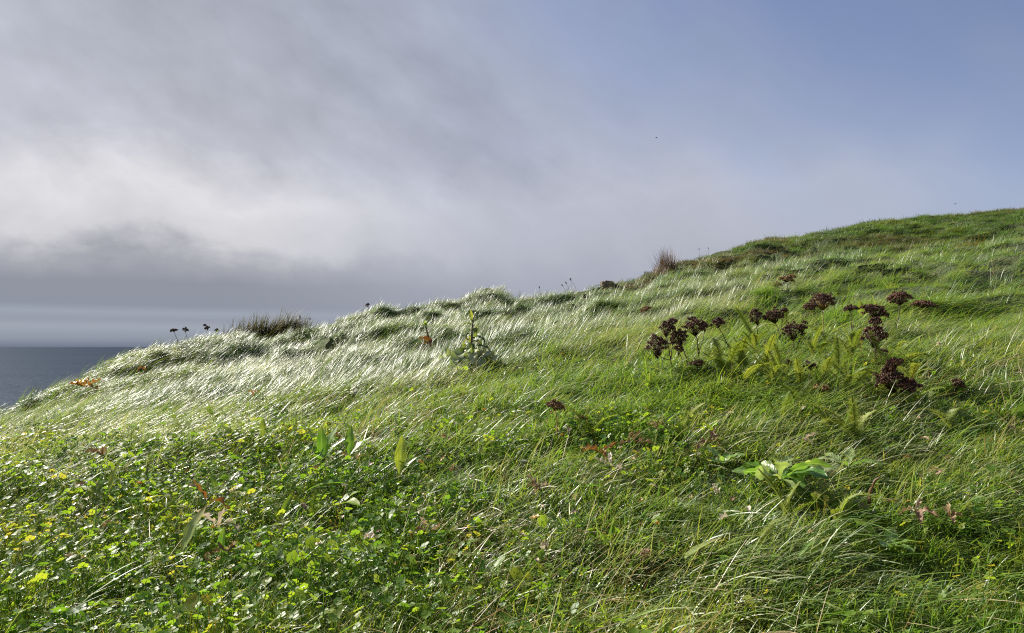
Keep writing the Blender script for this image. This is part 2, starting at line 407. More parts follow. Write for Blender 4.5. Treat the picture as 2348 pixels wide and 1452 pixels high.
M['dead'] = plant_mat('dead_leaf', [(0.16, 0.09, 0.045), (0.30, 0.20, 0.11), (0.48, 0.38, 0.26)], 0.2, (1.2, 1.1, 0.9), rough=0.6, obj_var=0.9, rib=(0.5, 0.38, 0.22), bump=1)
M['orange'] = plant_mat('orange_leaf', [(0.18, 0.075, 0.025), (0.31, 0.155, 0.045), (0.40, 0.28, 0.07)], 0.25, (1.4, 1.2, 0.8), rough=0.55, obj_var=0.6, bump=1)
M['pale'] = plant_mat('bleached_leaf', [(0.50, 0.42, 0.32), (0.64, 0.57, 0.47)], 0.25, (1.2, 1.1, 1.0), rough=0.6, obj_var=0.6, bump=1)
M['pink'] = plant_mat('dry_clover_flower', [(0.42, 0.22, 0.15), (0.55, 0.36, 0.25), (0.66, 0.52, 0.42)], 0.25, (1.2, 1.0, 0.9), rough=0.6)
M['white_petal'] = plant_mat('white_petal', [(0.72, 0.68, 0.74), (0.8, 0.78, 0.8)], 0.2, (1.0, 1.0, 1.0), rough=0.6)
M['yellow_petal'] = plant_mat('yellow_petal', [(0.75, 0.42, 0.01), (0.8, 0.55, 0.02)], 0.3, (1.1, 1.1, 1.0), rough=0.55)
M['tuss'] = plant_mat('tussock_grass', [(0.025, 0.035, 0.012), (0.055, 0.06, 0.022), (0.16, 0.13, 0.06)], 0.2, rough=0.6, spec=0.2, tip=(0.3, 0.25, 0.15), tipw=0.35)
M['brown_tuss'] = plant_mat('brown_tussock_grass', [(0.05, 0.03, 0.015), (0.10, 0.06, 0.03), (0.16, 0.10, 0.05)], 0.2, rough=0.6)
M['bladeL'] = plant_mat('broad_blade', [(0.10, 0.20, 0.03), (0.20, 0.30, 0.05), (0.34, 0.38, 0.14)], 0.35, rough=0.33, spec=0.6, tip=(0.45, 0.33, 0.14), tipw=0.9, obj_var=0.5, rib=(0.35, 0.42, 0.2), stripe=0.7)
M['strawL'] = plant_mat('straw_stem', [(0.40, 0.30, 0.16), (0.55, 0.46, 0.30), (0.62, 0.55, 0.42)], 0.15, (1.1, 1.1, 1.0), rough=0.4, obj_var=0.8)
M['dark_seed'] = plant_mat('dark_seed_head', [(0.03, 0.022, 0.02), (0.05, 0.04, 0.03)], 0.0, rough=0.7)
M['bird'] = plant_mat('bird_feathers', [(0.03, 0.03, 0.035), (0.06, 0.06, 0.07)], 0.0, rough=0.6)

def mat_ground():
    m = bpy.data.materials.new('turf_soil'); m.use_nodes = True; t = m.node_tree; t.nodes.clear(); w = NB(t)
    p = w.n('ShaderNodeTexCoord').outputs['Object']
    a = w.n('ShaderNodeTexNoise', {'Vector': p, 'Scale': 3.0, 'Detail': 8.0}).outputs[0]
    b = w.n('ShaderNodeTexNoise', {'Vector': p, 'Scale': 60.0, 'Detail': 6.0}).outputs[0]
    c = w.ramp(w.m('ADD', w.m('MULTIPLY', a, 0.5), w.m('MULTIPLY', b, 0.5)), [(0.3, (0.035, 0.04, 0.012)), (0.5, (0.05, 0.075, 0.016)), (0.7, (0.09, 0.10, 0.03))])
    bp = w.n('ShaderNodeBump', {'Strength': 0.8, 'Distance': 0.02, 'Height': b})
    pb = w.n('ShaderNodeBsdfPrincipled', {'Base Color': c, 'Roughness': 0.9, 'Normal': bp.outputs[0]})
    w.n('ShaderNodeOutputMaterial', {0: pb.outputs[0]})
    return m
def mat_sea():
    m = bpy.data.materials.new('sea_water'); m.use_nodes = True; t = m.node_tree; t.nodes.clear(); w = NB(t)
    p = w.n('ShaderNodeTexCoord').outputs['Object']
    a = w.n('ShaderNodeTexNoise', {'Vector': p, 'Scale': 0.04, 'Detail': 8.0, 'Roughness': 0.6}).outputs[0]
    b = w.n('ShaderNodeTexNoise', {'Vector': w.n('ShaderNodeMapping', {0: p, 3: (0.0006, 0.003, 1)}), 'Scale': 1.0, 'Detail': 4.0}).outputs[0]
    c = w.ramp(b, [(0.35, (0.018, 0.028, 0.048)), (0.65, (0.024, 0.036, 0.060))])
    bp = w.n('ShaderNodeBump', {'Strength': 1.0, 'Distance': 2.5, 'Height': a})
    df = w.n('ShaderNodeBsdfDiffuse', {0: c, 'Normal': bp.outputs[0]})
    gl = w.n('ShaderNodeBsdfGlossy', {0: (0.8, 0.9, 1.0, 1), 'Roughness': 0.45, 'Normal': bp.outputs[0]})
    mx = w.n('ShaderNodeMixShader', {0: 0.02, 1: df.outputs[0], 2: gl.outputs[0]})
    w.n('ShaderNodeOutputMaterial', {0: mx.outputs[0]})
    return m
def mat_stone():
    m = bpy.data.materials.new('weathered_stone'); m.use_nodes = True; t = m.node_tree; t.nodes.clear(); w = NB(t)
    p = w.n('ShaderNodeTexCoord').outputs['Object']
    a = w.n('ShaderNodeTexNoise', {'Vector': p, 'Scale': 14.0, 'Detail': 8.0}).outputs[0]
    c = w.ramp(a, [(0.3, (0.09, 0.065, 0.05)), (0.55, (0.17, 0.13, 0.10)), (0.7, (0.26, 0.22, 0.17))])
    bp = w.n('ShaderNodeBump', {'Strength': 0.9, 'Distance': 0.02, 'Height': a})
    pb = w.n('ShaderNodeBsdfPrincipled', {'Base Color': c, 'Roughness': 0.9, 'Normal': bp.outputs[0]})
    w.n('ShaderNodeOutputMaterial', {0: pb.outputs[0]})
    return m
M['ground'] = mat_ground(); M['sea'] = mat_sea(); M['stone'] = mat_stone()

# ------------------------------------------------------------------ setting: hillside, sea
def spaced(lo, hi, dense_lo, dense_hi, d0, g):
    a = list(np.arange(dense_lo, dense_hi, d0)); s = d0; x = dense_lo
    left = []
    while x > lo: s *= g; x -= s; left.append(x)
    s = d0; x = a[-1]; right = []
    while x < hi: s *= g; x += s; right.append(x)
    return np.array(left[::-1] + a + right)
def build_hill():
    gx = spaced(-30, 60, -6, 8, 0.06, 1.035); gy = spaced(-12, 60, 0.5, 10, 0.06, 1.03)
    X, Y = np.meshgrid(gx, gy)
    Z = h(X, Y)
    Z = np.clip(Z, -30, 14)
    # rim falls away as a cliff to the sea
    edge = np.maximum.reduce([smooth(-X, 16, 29), smooth(X, 40, 60), smooth(Y, 38, 60), smooth(-Y, 7, 12)])
    Z = Z * (1 - edge) + edge * -64.0
    ny, nx = X.shape
    v = np.stack([X, Y, Z], -1).reshape(-1, 3)
    idx = np.arange(nx * ny).reshape(ny, nx)
    q = np.stack([idx[:-1, :-1], idx[:-1, 1:], idx[1:, 1:], idx[1:, :-1]], -1).reshape(-1, 4)
    me = bpy.data.meshes.new('hillside')
    me.vertices.add(len(v)); me.vertices.foreach_set('co', v.ravel())
    me.loops.add(q.size); me.loops.foreach_set('vertex_index', q.ravel())
    me.polygons.add(len(q)); me.polygons.foreach_set('loop_start', np.arange(0, q.size, 4)); me.polygons.foreach_set('loop_total', np.full(len(q), 4))
    me.polygons.foreach_set('use_smooth', np.ones(len(q), bool))
    me.update(); me.validate()
    me.materials.append(M['ground'])
    tag(obj('hillside', me), 'grassy hillside rising to the right above the sea', 'hillside', kind='structure')
build_hill()
def build_sea():
    n = 96; v = [(0, 0, 0)]; f = []
    for rr in (200.0, 1000.0, 6000.0, 30000.0, 90000.0):
        for k in range(n): v.append((rr * math.cos(2 * math.pi * k / n), rr * math.sin(2 * math.pi * k / n), 0))
    for k in range(n):
        f.append((0, 1 + k, 1 + (k + 1) % n))
        for r in range(4):
            a = 1 + r * n; f.append((a + k, a + n + k, a + n + (k + 1) % n, a + (k + 1) % n))
    me = bpy.data.meshes.new('sea'); me.from_pydata(v, [], f); me.materials.append(M['sea'])
    tag(obj('sea', me, loc=(0, 0, -62)), 'dark blue sea below the horizon at left', 'sea', kind='structure')
build_sea()

# ------------------------------------------------------------------ scattered turf (geometry-node instances, one object per kind)
def scatter(name, sources, P, rot, sc, var, tone, label, cat):
    me = bpy.data.meshes.new(name)
    me.vertices.add(len(P)); me.vertices.foreach_set('co', np.ascontiguousarray(P, np.float32).ravel())
    def attr(n, ty, a, key='value'):
        at = me.attributes.new(n, ty, 'POINT'); at.data.foreach_set(key, np.ascontiguousarray(a).ravel())
    attr('rot', 'FLOAT_VECTOR', rot.astype(np.float32), 'vector'); attr('sc', 'FLOAT', sc.astype(np.float32))
    attr('var', 'INT', var.astype(np.int32)); attr('tone', 'FLOAT', tone.astype(np.float32))
    o = tag(obj(name, me), label, cat, kind='stuff')
    g = bpy.data.node_groups.new(name + '_nodes', 'GeometryNodeTree')
    g.interface.new_socket('Geometry', in_out='INPUT', socket_type='NodeSocketGeometry')
    g.interface.new_socket('Geometry', in_out='OUTPUT', socket_type='NodeSocketGeometry')
    w = NB(g)
    gi = w.n('NodeGroupInput'); go = w.n('NodeGroupOutput'); jn = w.n('GeometryNodeJoinGeometry')
    na = lambda n, ty: w.n('GeometryNodeInputNamedAttribute', {'Name': n}, data_type=ty).outputs['Attribute']
    ro = w.n('FunctionNodeEulerToRotation', {0: na('rot', 'FLOAT_VECTOR')}); scn = na('sc', 'FLOAT'); vn = na('var', 'INT')
    for k, s in enumerate(sources):
        so = bpy.data.objects.new(name + '_source', s)
        oi = w.n('GeometryNodeObjectInfo', {'Object': so})
        gt = w.n('GeometryNodeGeometryToInstance', {0: oi.outputs['Geometry']})
        cm = w.n('FunctionNodeCompare', data_type='INT', operation='EQUAL'); w.set(cm.inputs[2], vn); cm.inputs[3].default_value = k
        ip = w.n('GeometryNodeInstanceOnPoints', {'Points': gi.outputs[0], 'Selection': cm.outputs[0], 'Instance': gt.outputs[0], 'Rotation': ro.outputs[0], 'Scale': scn})
        g.links.new(ip.outputs[0], jn.inputs[0])
    g.links.new(jn.outputs[0], go.inputs[0])
    md = o.modifiers.new('scatter', 'NODES'); md.node_group = g
    return o

def tuft(n, rad, L, Wd, lean, bend, spread, seg=4, jit=0.35, tilt=0.0):
    """blades combed towards +X"""
    mb = MB()
    for k in range(n):
        a = random.uniform(0, 6.283); r = rad * math.sqrt(random.random())
        p = np.array([r * math.cos(a), r * math.sin(a), -0.012])
        l = random.uniform(*L); wd = random.uniform(*Wd)
        az = random.gauss(0, spread); e = max(0.1, R(90) - abs(random.gauss(lean, jit)))
        b = random.uniform(*bend)
        pts = [p]
        for i in range(seg):
            ee = e - b * (i / seg)
            pts.append(pts[-1] + np.array([math.cos(ee) * math.cos(az), math.cos(ee) * math.sin(az), math.sin(ee)]) * l / seg)
        for q in pts: q[2] = max(q[2], -0.012)
        tw = random.uniform(-0.7, 0.7)
        side = np.array([-math.sin(az), math.cos(az), tw]); side /= np.linalg.norm(side)
        ws = [wd * 0.5 * (1 - (i / seg) ** 2.2) for i in range(seg + 1)]
        mb.strip(pts, ws, side, shade=random.random())
    return mb
def tufts(nm, mat, k, **kw): return [tuft(**kw).mesh('%s_%02d' % (nm, i), mat) for i in range(k)]

# sampling of the ground in front of the camera: polar wedge, wider than the frame
def wedge(dens, d0, d1, k=0.80, side=1.1):
    """strip in front of the camera, over a metre wider than the frame on either side"""
    n = int(dens * (k * (d1 * d1 - d0 * d0) + 2 * side * (d1 - d0)))
    D = rng.uniform(d0, d1, 4 * n); D = D[rng.random(4 * n) < (k * D + side) / (k * d1 + side)]
    while len(D) < n: D = np.r_[D, D]
    D = D[:n]
    return rng.uniform(-1, 1, n) * (k * D + side), D
def wedges(spec):
    xs, ys = [], []
    for d0, d1, dens in spec:
        a, b = wedge(dens, d0, d1); xs.append(a); ys.append(b)
    x = np.concatenate(xs); y = np.concatenate(ys)
    keep = y < 1.14 * np.interp(x / y, RIDGE_U, RIDGE_D) + 0.3
    return x[keep], y[keep]
def wind(x, y):
    """wind from the left: blades lie to the right, swirling a little"""
    return R(38) - R(62) * smooth(x / np.maximum(y, 0.5) - 0.12 * (y - 3.0), -0.35, 0.45) + 0.9 * (fbm(x * 0.8, y * 0.8, 2, 51) - 0.5) * 2 + 0.5 * (vnoise(x * 3, y * 3, 53) - 0.5)

def px_of(x, y, z):
    """photo pixel of a point, used to lay plant communities out over the slope"""
    yy = cp * y + sp_ * z; zz = -sp_ * y + cp * z
    return CX + F * x / yy, CY - F * zz / yy

def clear_of(x, y, keep):
    """fewer tufts where a larger plant already stands"""
    k = np.ones(len(x))
    for ex, ey, r in EXCL:
        k = np.minimum(k, 0.30 + 0.70 * smooth(np.hypot(x - ex, (y - ey) * 0.8), 0.35 * r, r))
    return keep & (rng.random(len(x)) < k)

def zones(x, y):
    """how much each plant community holds at a place on the slope"""
    n1 = fbm(x * 1.1 + 4, y * 1.1, 3, 61); n2 = fbm(x * 2.9, y * 2.9 + 3, 4, 67, 0.65)
    u = x / y
    clover = smooth(n2 + 0.26 * smooth(-u, -0.15, 0.35) - 0.25 * smooth(y, 1.9, 2.6) - 0.12 * smooth(u, 0.2, 0.5), 0.40, 0.66) * (1 - smooth(y, 2.5, 3.3))
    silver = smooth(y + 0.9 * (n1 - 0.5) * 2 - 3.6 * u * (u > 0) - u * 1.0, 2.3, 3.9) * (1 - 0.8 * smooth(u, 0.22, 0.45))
    moor = smooth(y + 3.0 * (n1 - 0.5) * 2 + 1.2 * u, 7.4, 10.0) * smooth(u, 0.02, 0.22)
    return clover, silver, moor, n1, n2

def lay_turf():
    # --- green meadow grass
    V = tufts('green', M['grass'], 6, n=48, rad=0.045, L=(0.03, 0.085), Wd=(0.0016, 0.0036), lean=0.8, bend=(0.2, 1.3), spread=1.1)
    V += tufts('greenlong', M['grass'], 5, n=34, rad=0.05, L=(0.08, 0.18), Wd=(0.0018, 0.0036), lean=1.12, bend=(0.5, 1.2), spread=0.7, seg=6, jit=0.22)
    x, y = wedges([(0.55, 1.6, 1150), (1.6, 2.6, 850), (2.6, 4.5, 420), (4.5, 8, 150), (8, 21, 55)])
    cl, si, mo, n1, n2 = zones(x, y)
    keep = rng.random(len(x)) < (1 - 0.5 * cl) * (1 - 0.85 * si) * (1 - 0.7 * mo)
    keep = clear_of(x, y, keep)
    x, y, cl, n1 = x[keep], y[keep], cl[keep], n1[keep]; n = len(x)
    longm = smooth(fbm(x * 1.7 + 9, y * 1.7, 2, 71), 0.42, 0.6) * (1 - 0.8 * cl)
    var = np.where(rng.random(n) < 0.15 + 0.6 * longm, 6 + rng.integers(0, 5, n), rng.integers(0, 6, n))
    rot = np.stack([rng.normal(0, 0.15, n), rng.normal(0, 0.15, n), wind(x, y) + rng.normal(0, 0.45, n)], -1)
    sc = rng.uniform(0.6, 1.15, n) * (1 - 0.15 * cl) * (1 + 0.5 * smooth(y, 5, 9))
    tone = np.clip(0.36 - 0.16 * smooth(x / y, 0.05, 0.45) + 0.75 * (n1 - 0.5) + 0.35 * (fbm(x * 4, y * 4, 2, 73) - 0.5) + rng.normal(0, 0.13, n), 0, 1)
    scatter('meadow_grass', V, np.stack([x, y, h(x, y)], -1), rot, sc, var, tone, 'fresh green meadow grass covering the near slope and the right of the hill', 'grass')
    # --- short sward that closes the gaps between the longer blades
    V = tufts('sward', M['grass'], 5, n=60, rad=0.06, L=(0.015, 0.045), Wd=(0.0016, 0.0032), lean=0.7, bend=(0.2, 1.2), spread=1.6, seg=3)
    x, y = wedges([(0.55, 1.7, 420), (1.7, 3.2, 330)]); n = len(x)
    n1 = zones(x, y)[3]
    rot = np.stack([rng.normal(0, 0.15, n), rng.normal(0, 0.15, n), rng.uniform(0, 6.28, n)], -1)
    tone = np.clip(0.3 + 0.7 * (n1 - 0.5) + rng.normal(0, 0.15, n), 0, 1)
    scatter('short_sward', V, np.stack([x, y, h(x, y)], -1), rot, rng.uniform(0.8, 1.3, n), rng.integers(0, 5, n), tone, 'short grass sward between the longer blades of the near slope', 'grass')
    # --- fine fescue that shines silver in the back light
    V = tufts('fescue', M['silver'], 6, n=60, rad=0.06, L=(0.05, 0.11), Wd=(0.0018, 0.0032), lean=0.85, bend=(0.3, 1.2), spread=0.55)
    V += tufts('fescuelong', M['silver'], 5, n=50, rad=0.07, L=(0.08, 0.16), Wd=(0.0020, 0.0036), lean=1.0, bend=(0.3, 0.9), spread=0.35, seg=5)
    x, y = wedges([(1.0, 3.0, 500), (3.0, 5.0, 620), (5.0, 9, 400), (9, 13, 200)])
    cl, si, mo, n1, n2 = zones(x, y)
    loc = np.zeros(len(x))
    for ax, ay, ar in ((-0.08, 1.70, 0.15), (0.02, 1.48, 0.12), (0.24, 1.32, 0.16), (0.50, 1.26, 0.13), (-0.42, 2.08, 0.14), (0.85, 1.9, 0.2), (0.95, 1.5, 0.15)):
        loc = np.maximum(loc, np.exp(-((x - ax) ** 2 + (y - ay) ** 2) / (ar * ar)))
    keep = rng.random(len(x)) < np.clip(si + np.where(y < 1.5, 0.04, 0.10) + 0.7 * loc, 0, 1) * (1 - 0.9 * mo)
    keep = clear_of(x, y, keep)
    x, y, n1 = x[keep], y[keep], n1[keep]; n = len(x)
    var = np.where(rng.random(n) < 0.5, 6 + rng.integers(0, 5, n), rng.integers(0, 6, n))
    rot = np.stack([rng.normal(0, 0.12, n), rng.normal(0, 0.12, n), wind(x, y) + rng.normal(0, 0.3, n)], -1)
    sc = rng.uniform(0.7, 1.2, n)
    tone = np.clip(0.40 + 0.8 * (fbm(x * 1.6, y * 1.6, 3, 77) - 0.5) + rng.normal(0, 0.12, n), 0, 1)
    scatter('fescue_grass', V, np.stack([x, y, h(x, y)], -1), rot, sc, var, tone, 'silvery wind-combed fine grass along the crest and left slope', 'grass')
    # --- short moor turf of the upper right hill
    V = tufts('moor', M['moor'], 6, n=50, rad=0.10, L=(0.06, 0.13), Wd=(0.0035, 0.0065), lean=1.2, bend=(0.2, 0.8), spread=0.6, seg=3)
    x, y = wedges([(5.0, 9, 160), (9, 21.5, 150)])
    cl, si, mo, n1, n2 = zones(x, y)
    keep = rng.random(len(x)) < mo
    x, y = x[keep], y[keep]; n = len(x)
    rot = np.stack([rng.normal(0, 0.12, n), rng.normal(0, 0.12, n), wind(x, y) + rng.normal(0, 0.4, n)], -1)
    tone = np.clip(0.35 + 2.3 * (fbm(x * 0.5, y * 0.8, 4, 83) - 0.5) + rng.normal(0, 0.12, n), 0, 1.1)
    scatter('moor_grass', V, np.stack([x, y, h(x, y)], -1), rot, rng.uniform(0.8, 1.3, n), rng.integers(0, 6, n), tone, 'short green and brown moor grass on the upper right hill', 'grass')
    # --- dead straw blades
    V = tufts('straw', M['straw'], 6, n=9, rad=0.05, L=(0.07, 0.18), Wd=(0.0010, 0.0022), lean=1.15, bend=(0.0, 0.8), spread=1.2)
    x, y = wedges([(0.75, 1.6, 260), (1.6, 2.6, 220), (2.6, 5, 90), (5, 12, 22)])
    cl, si, mo, n1, n2 = zones(x, y)
    keep = rng.random(len(x)) < 0.07 + 0.8 * smooth(fbm(x * 1.9 + 5, y * 1.9, 3, 91), 0.52, 0.70)
    x, y = x[keep], y[keep]; n = len(x)
    rot = np.stack([rng.normal(0, 0.2, n), rng.normal(0, 0.2, n), wind(x, y) + rng.normal(0, 0.7, n)], -1)
    P = np.stack([x, y, h(x, y) + rng.uniform(0.0, 0.03, n)], -1)
    scatter('dead_grass', V, P, rot, rng.uniform(0.7, 1.2, n), rng.integers(0, 6, n), rng.uniform(0, 1, n), 'pale dead straw blades lying through the turf', 'grass')

# --- clover
def leaflet(r, cup):
    """heart-shaped leaflet along +X"""
    mb = MB(); n = 9; vs = [(0, 0, 0)]; at = [(0, 0, 0.4)]
    for k in range(n):
        a = -1.25 + 2.5 * k / (n - 1)
        rr = r * (1.75 * math.cos(a * 0.62)) * (1 - 0.14 * math.exp(-(a / 0.22) ** 2)) * 0.62
        x = rr * math.cos(a); y = rr * math.sin(a)
        vs.append((x, y, cup * (abs(y) * 0.55) + 0.25 * cup * x)); at.append((x / r, y / r, 0.4))
    vs.append((r * 0.55, 0, 0.1 * cup * r)); at.append((0.5, 0, 0.4))
    c = len(vs) - 1
    fs = [(c, k, k + 1) for k in range(1, n)] + [(c, 0, 1), (c, n, 0)]
    mb.add(vs, fs, at); return mb
def clover_mesh(nm):
    mb = MB()
    for q in range(random.randint(5, 8)):
        ox, oy = random.gauss(0, 0.022), random.gauss(0, 0.022); hgt = random.uniform(0.02, 0.06); r = random.uniform(0.0034, 0.0070)
        tilt = (random.gauss(0, 0.5), random.gauss(0, 0.5)); sh = random.random()
        mb.tube([(ox * 0.4, oy * 0.4, -0.01), (ox * 0.8, oy * 0.8, hgt * 0.6), (ox, oy, hgt)], 0.0006, 3, shade=sh)
        a0 = random.uniform(0, 6.28)
        for k in range(3):
            lm = leaflet(r, random.uniform(0.1, 0.7)); a = a0 + k * 2.094
            vs = []
            for v in lm.v:
                X = v[0] + 0.001; x = X * math.cos(a) - v[1] * math.sin(a); y = X * math.sin(a) + v[1] * math.cos(a)
                vs.append((ox + x, oy + y, hgt + v[2] + tilt[0] * x + tilt[1] * y))
            mb.add(vs, lm.f, [(t[0], t[1], sh) for t in lm.a])
    return mb.mesh(nm, M['clover_s'])
def lay_clover():
    V = [clover_mesh('clover_%02d' % k) for k in range(8)]
    x, y = wedges([(0.55, 1.7, 950), (1.7, 2.6, 800), (2.6, 3.6, 300)])
    cl, si, mo, n1, n2 = zones(x, y)
    keep = rng.random(len(x)) < cl * 0.95 + 0.07 * (1 - smooth(y, 2.0, 2.8))
    keep = clear_of(x, y, keep)
    x, y, n2 = x[keep], y[keep], n2[keep]; n = len(x)
    rot = np.stack([rng.normal(0, 0.15, n), rng.normal(0, 0.15, n), rng.uniform(0, 6.28, n)], -1)
    tone = np.clip(0.33 + 0.9 * (fbm(x * 3.1, y * 3.1, 2, 97) - 0.5) + rng.normal(0, 0.15, n), 0, 1)
    scatter('clover_cover', V, np.stack([x, y, h(x, y) + 0.004], -1), rot, rng.uniform(0.75, 1.25, n), rng.integers(0, 8, n), tone, 'bright green clover mat over the near ground', 'clover')
    # individual clover leaves that stand clear in front
    lms = [leaflet(0.0070, c).mesh('leaflet', M['clover']) for c in (0.1, 0.35, 0.7)]
    st = MB(); st.tube([(0, 0, -0.03), (0.004, 0, 0.02), (0.0, 0, 0.055)], 0.0007, 4); stm = st.mesh('stalk', M['clover'])
    cnt = 0
    X, Y = wedges([(0.95, 1.9, 700)])
    C = zones(X, Y)[0]; PX, PY = px_of(X, Y, h(X, Y) + 0.05)
    for i in np.argsort(rng.random(len(X)) - 0.9 * C):
        if cnt >= 240: break
        if not (155 < PX[i] < 2190 and 1010 < PY[i] < 1300): continue
        x, y = X[i], Y[i]
        side = ['left', 'middle', 'right'][int(np.clip((PX[i] - 150) // 683, 0, 2))]
        s = random.uniform(0.75, 1.25)
        t = thing('clover_plant', {'left': 'small three-leaved clover in the green mat at lower left', 'middle': 'small three-leaved clover among grass in the lower middle', 'right': 'small three-leaved clover among grass at lower right'}[side],
                  'clover', (x, y, hz(x, y)), random.uniform(0, 6.28), 'clover leaves at lower ' + side, s)
        t.rotation_euler[0] = random.gauss(0, 0.35); t.rotation_euler[1] = random.gauss(0, 0.35)
        obj('stalk', stm, t)
        for k in range(3):
            obj('leaflet', random.choice(lms), t, (0, 0, 0.055), (random.gauss(0, 0.1), random.gauss(0.0, 0.2), k * 2.094 + random.gauss(0, 0.1)))
        cnt += 1

# ------------------------------------------------------------------ dried yarrow
def at_depth(px, py, D):
    u, s = ray(px, py); return np.array([float(u) * D, D, float(s) * D])
def head_mesh(wd, ht, mat, stem, dens=1.0):
    """a domed cluster of dry florets on short rays; origin at the foot of the rays"""
    mb = MB(); ry = MB(); nsub = max(4, int(wd * wd * 6500 * dens) + 5)
    for k in range(nsub):
        a = k * 2.4 + random.uniform(-0.3, 0.3); r = 0.5 * wd * math.sqrt((k + 0.4) / nsub) * random.uniform(0.85, 1.1)
        top = ht * (1.0 - 0.60 * (2 * r / wd) ** 2) + random.gauss(0, ht * 0.13)
        cx, cy = r * math.cos(a), r * math.sin(a)
        ry.tube([(0, 0, -0.25 * ht), (cx * 0.55, cy * 0.55, top * 0.35), (cx, cy, top * 0.8)], [0.0012, 0.0009, 0.0007], 3, shade=0.1)
        m = random.randint(10, 16); rr = 0.0075 * random.uniform(0.7, 1.2)
        for j in range(m):
            b = j * 2.4; q = rr * math.sqrt(j / m)
            mb.blob((cx + q * math.cos(b), cy + q * math.sin(b), top - q * 0.5 + random.gauss(0, 0.002)), random.uniform(0.0018, 0.0032), shade=random.random() ** 1.2, squash=1.35)
    return mb.mesh('flower_head', M[mat], False), ry.mesh('rays', M[stem])
def dry_yarrow(label, base, heads, mat='dry_head', stem='dry_stem', group='dried yarrow plants on the slope', off=0.02, leaves=2):
    g = ground(base[0], base[1], off)
    t = thing('dried_yarrow', label, 'dried flower', g, 0, group)
    D = g[1]; s = MB(); n = 0
    # the tallest head ends the main stem, the others branch off it
    H = [at_depth(px, py, D + random.uniform(-0.03, 0.03)) - g for px, py, w, hh in heads]
    foot = np.array([0, 0, -0.03]); main = H[0] - np.array([0, 0, heads[0][3] / F * D * 0.5])
    def q(t_, a, b, sag): return a + (b - a) * t_ + np.array([random.gauss(0, 0.002), 0, sag * math.sin(math.pi * t_)])
    mp = [q(k / 5, foot, main, 0.006) for k in range(6)]
    s.tube(mp, [0.0026, 0.0024, 0.0022, 0.002, 0.0018, 0.0016], 5, shade=random.random())
    for c, hd in zip(H[1:], heads[1:]):
        e = c - np.array([0, 0, hd[3] / F * D * 0.5]); st = mp[2] if np.linalg.norm(e - foot) > 0.04 else mp[1]
        s.tube([q(k / 3, st, e, -0.004) for k in range(4)], [0.0018, 0.0016, 0.0014, 0.0012], 4, shade=random.random())
    for k in range(leaves):        # withered leaves on the stem
        p = mp[random.randint(1, 3)]; s.leaf(random.uniform(0.02, 0.04), 0.005, random.uniform(-0.2, 0.6), -1.2, 0.4, 6, origin=p, rz=random.uniform(0, 6.28), shade=0.7)
    obj('stem', s.mesh('stem', M[stem]), t)
    for c, hd in zip(H, heads):
        wd = 1.12 * hd[2] / F * D; ht = hd[3] / F * D
        me, rm = head_mesh(wd, max(ht * 0.95, 0.008), mat, stem)
        fh = obj('flower_head', me, t, c - np.array([0, 0, ht * 0.5]), (random.gauss(0.12, 0.08), random.gauss(0, 0.22), 0))
        obj('rays', rm, fh)
    return t
YG = 'dried yarrow plants on the slope'
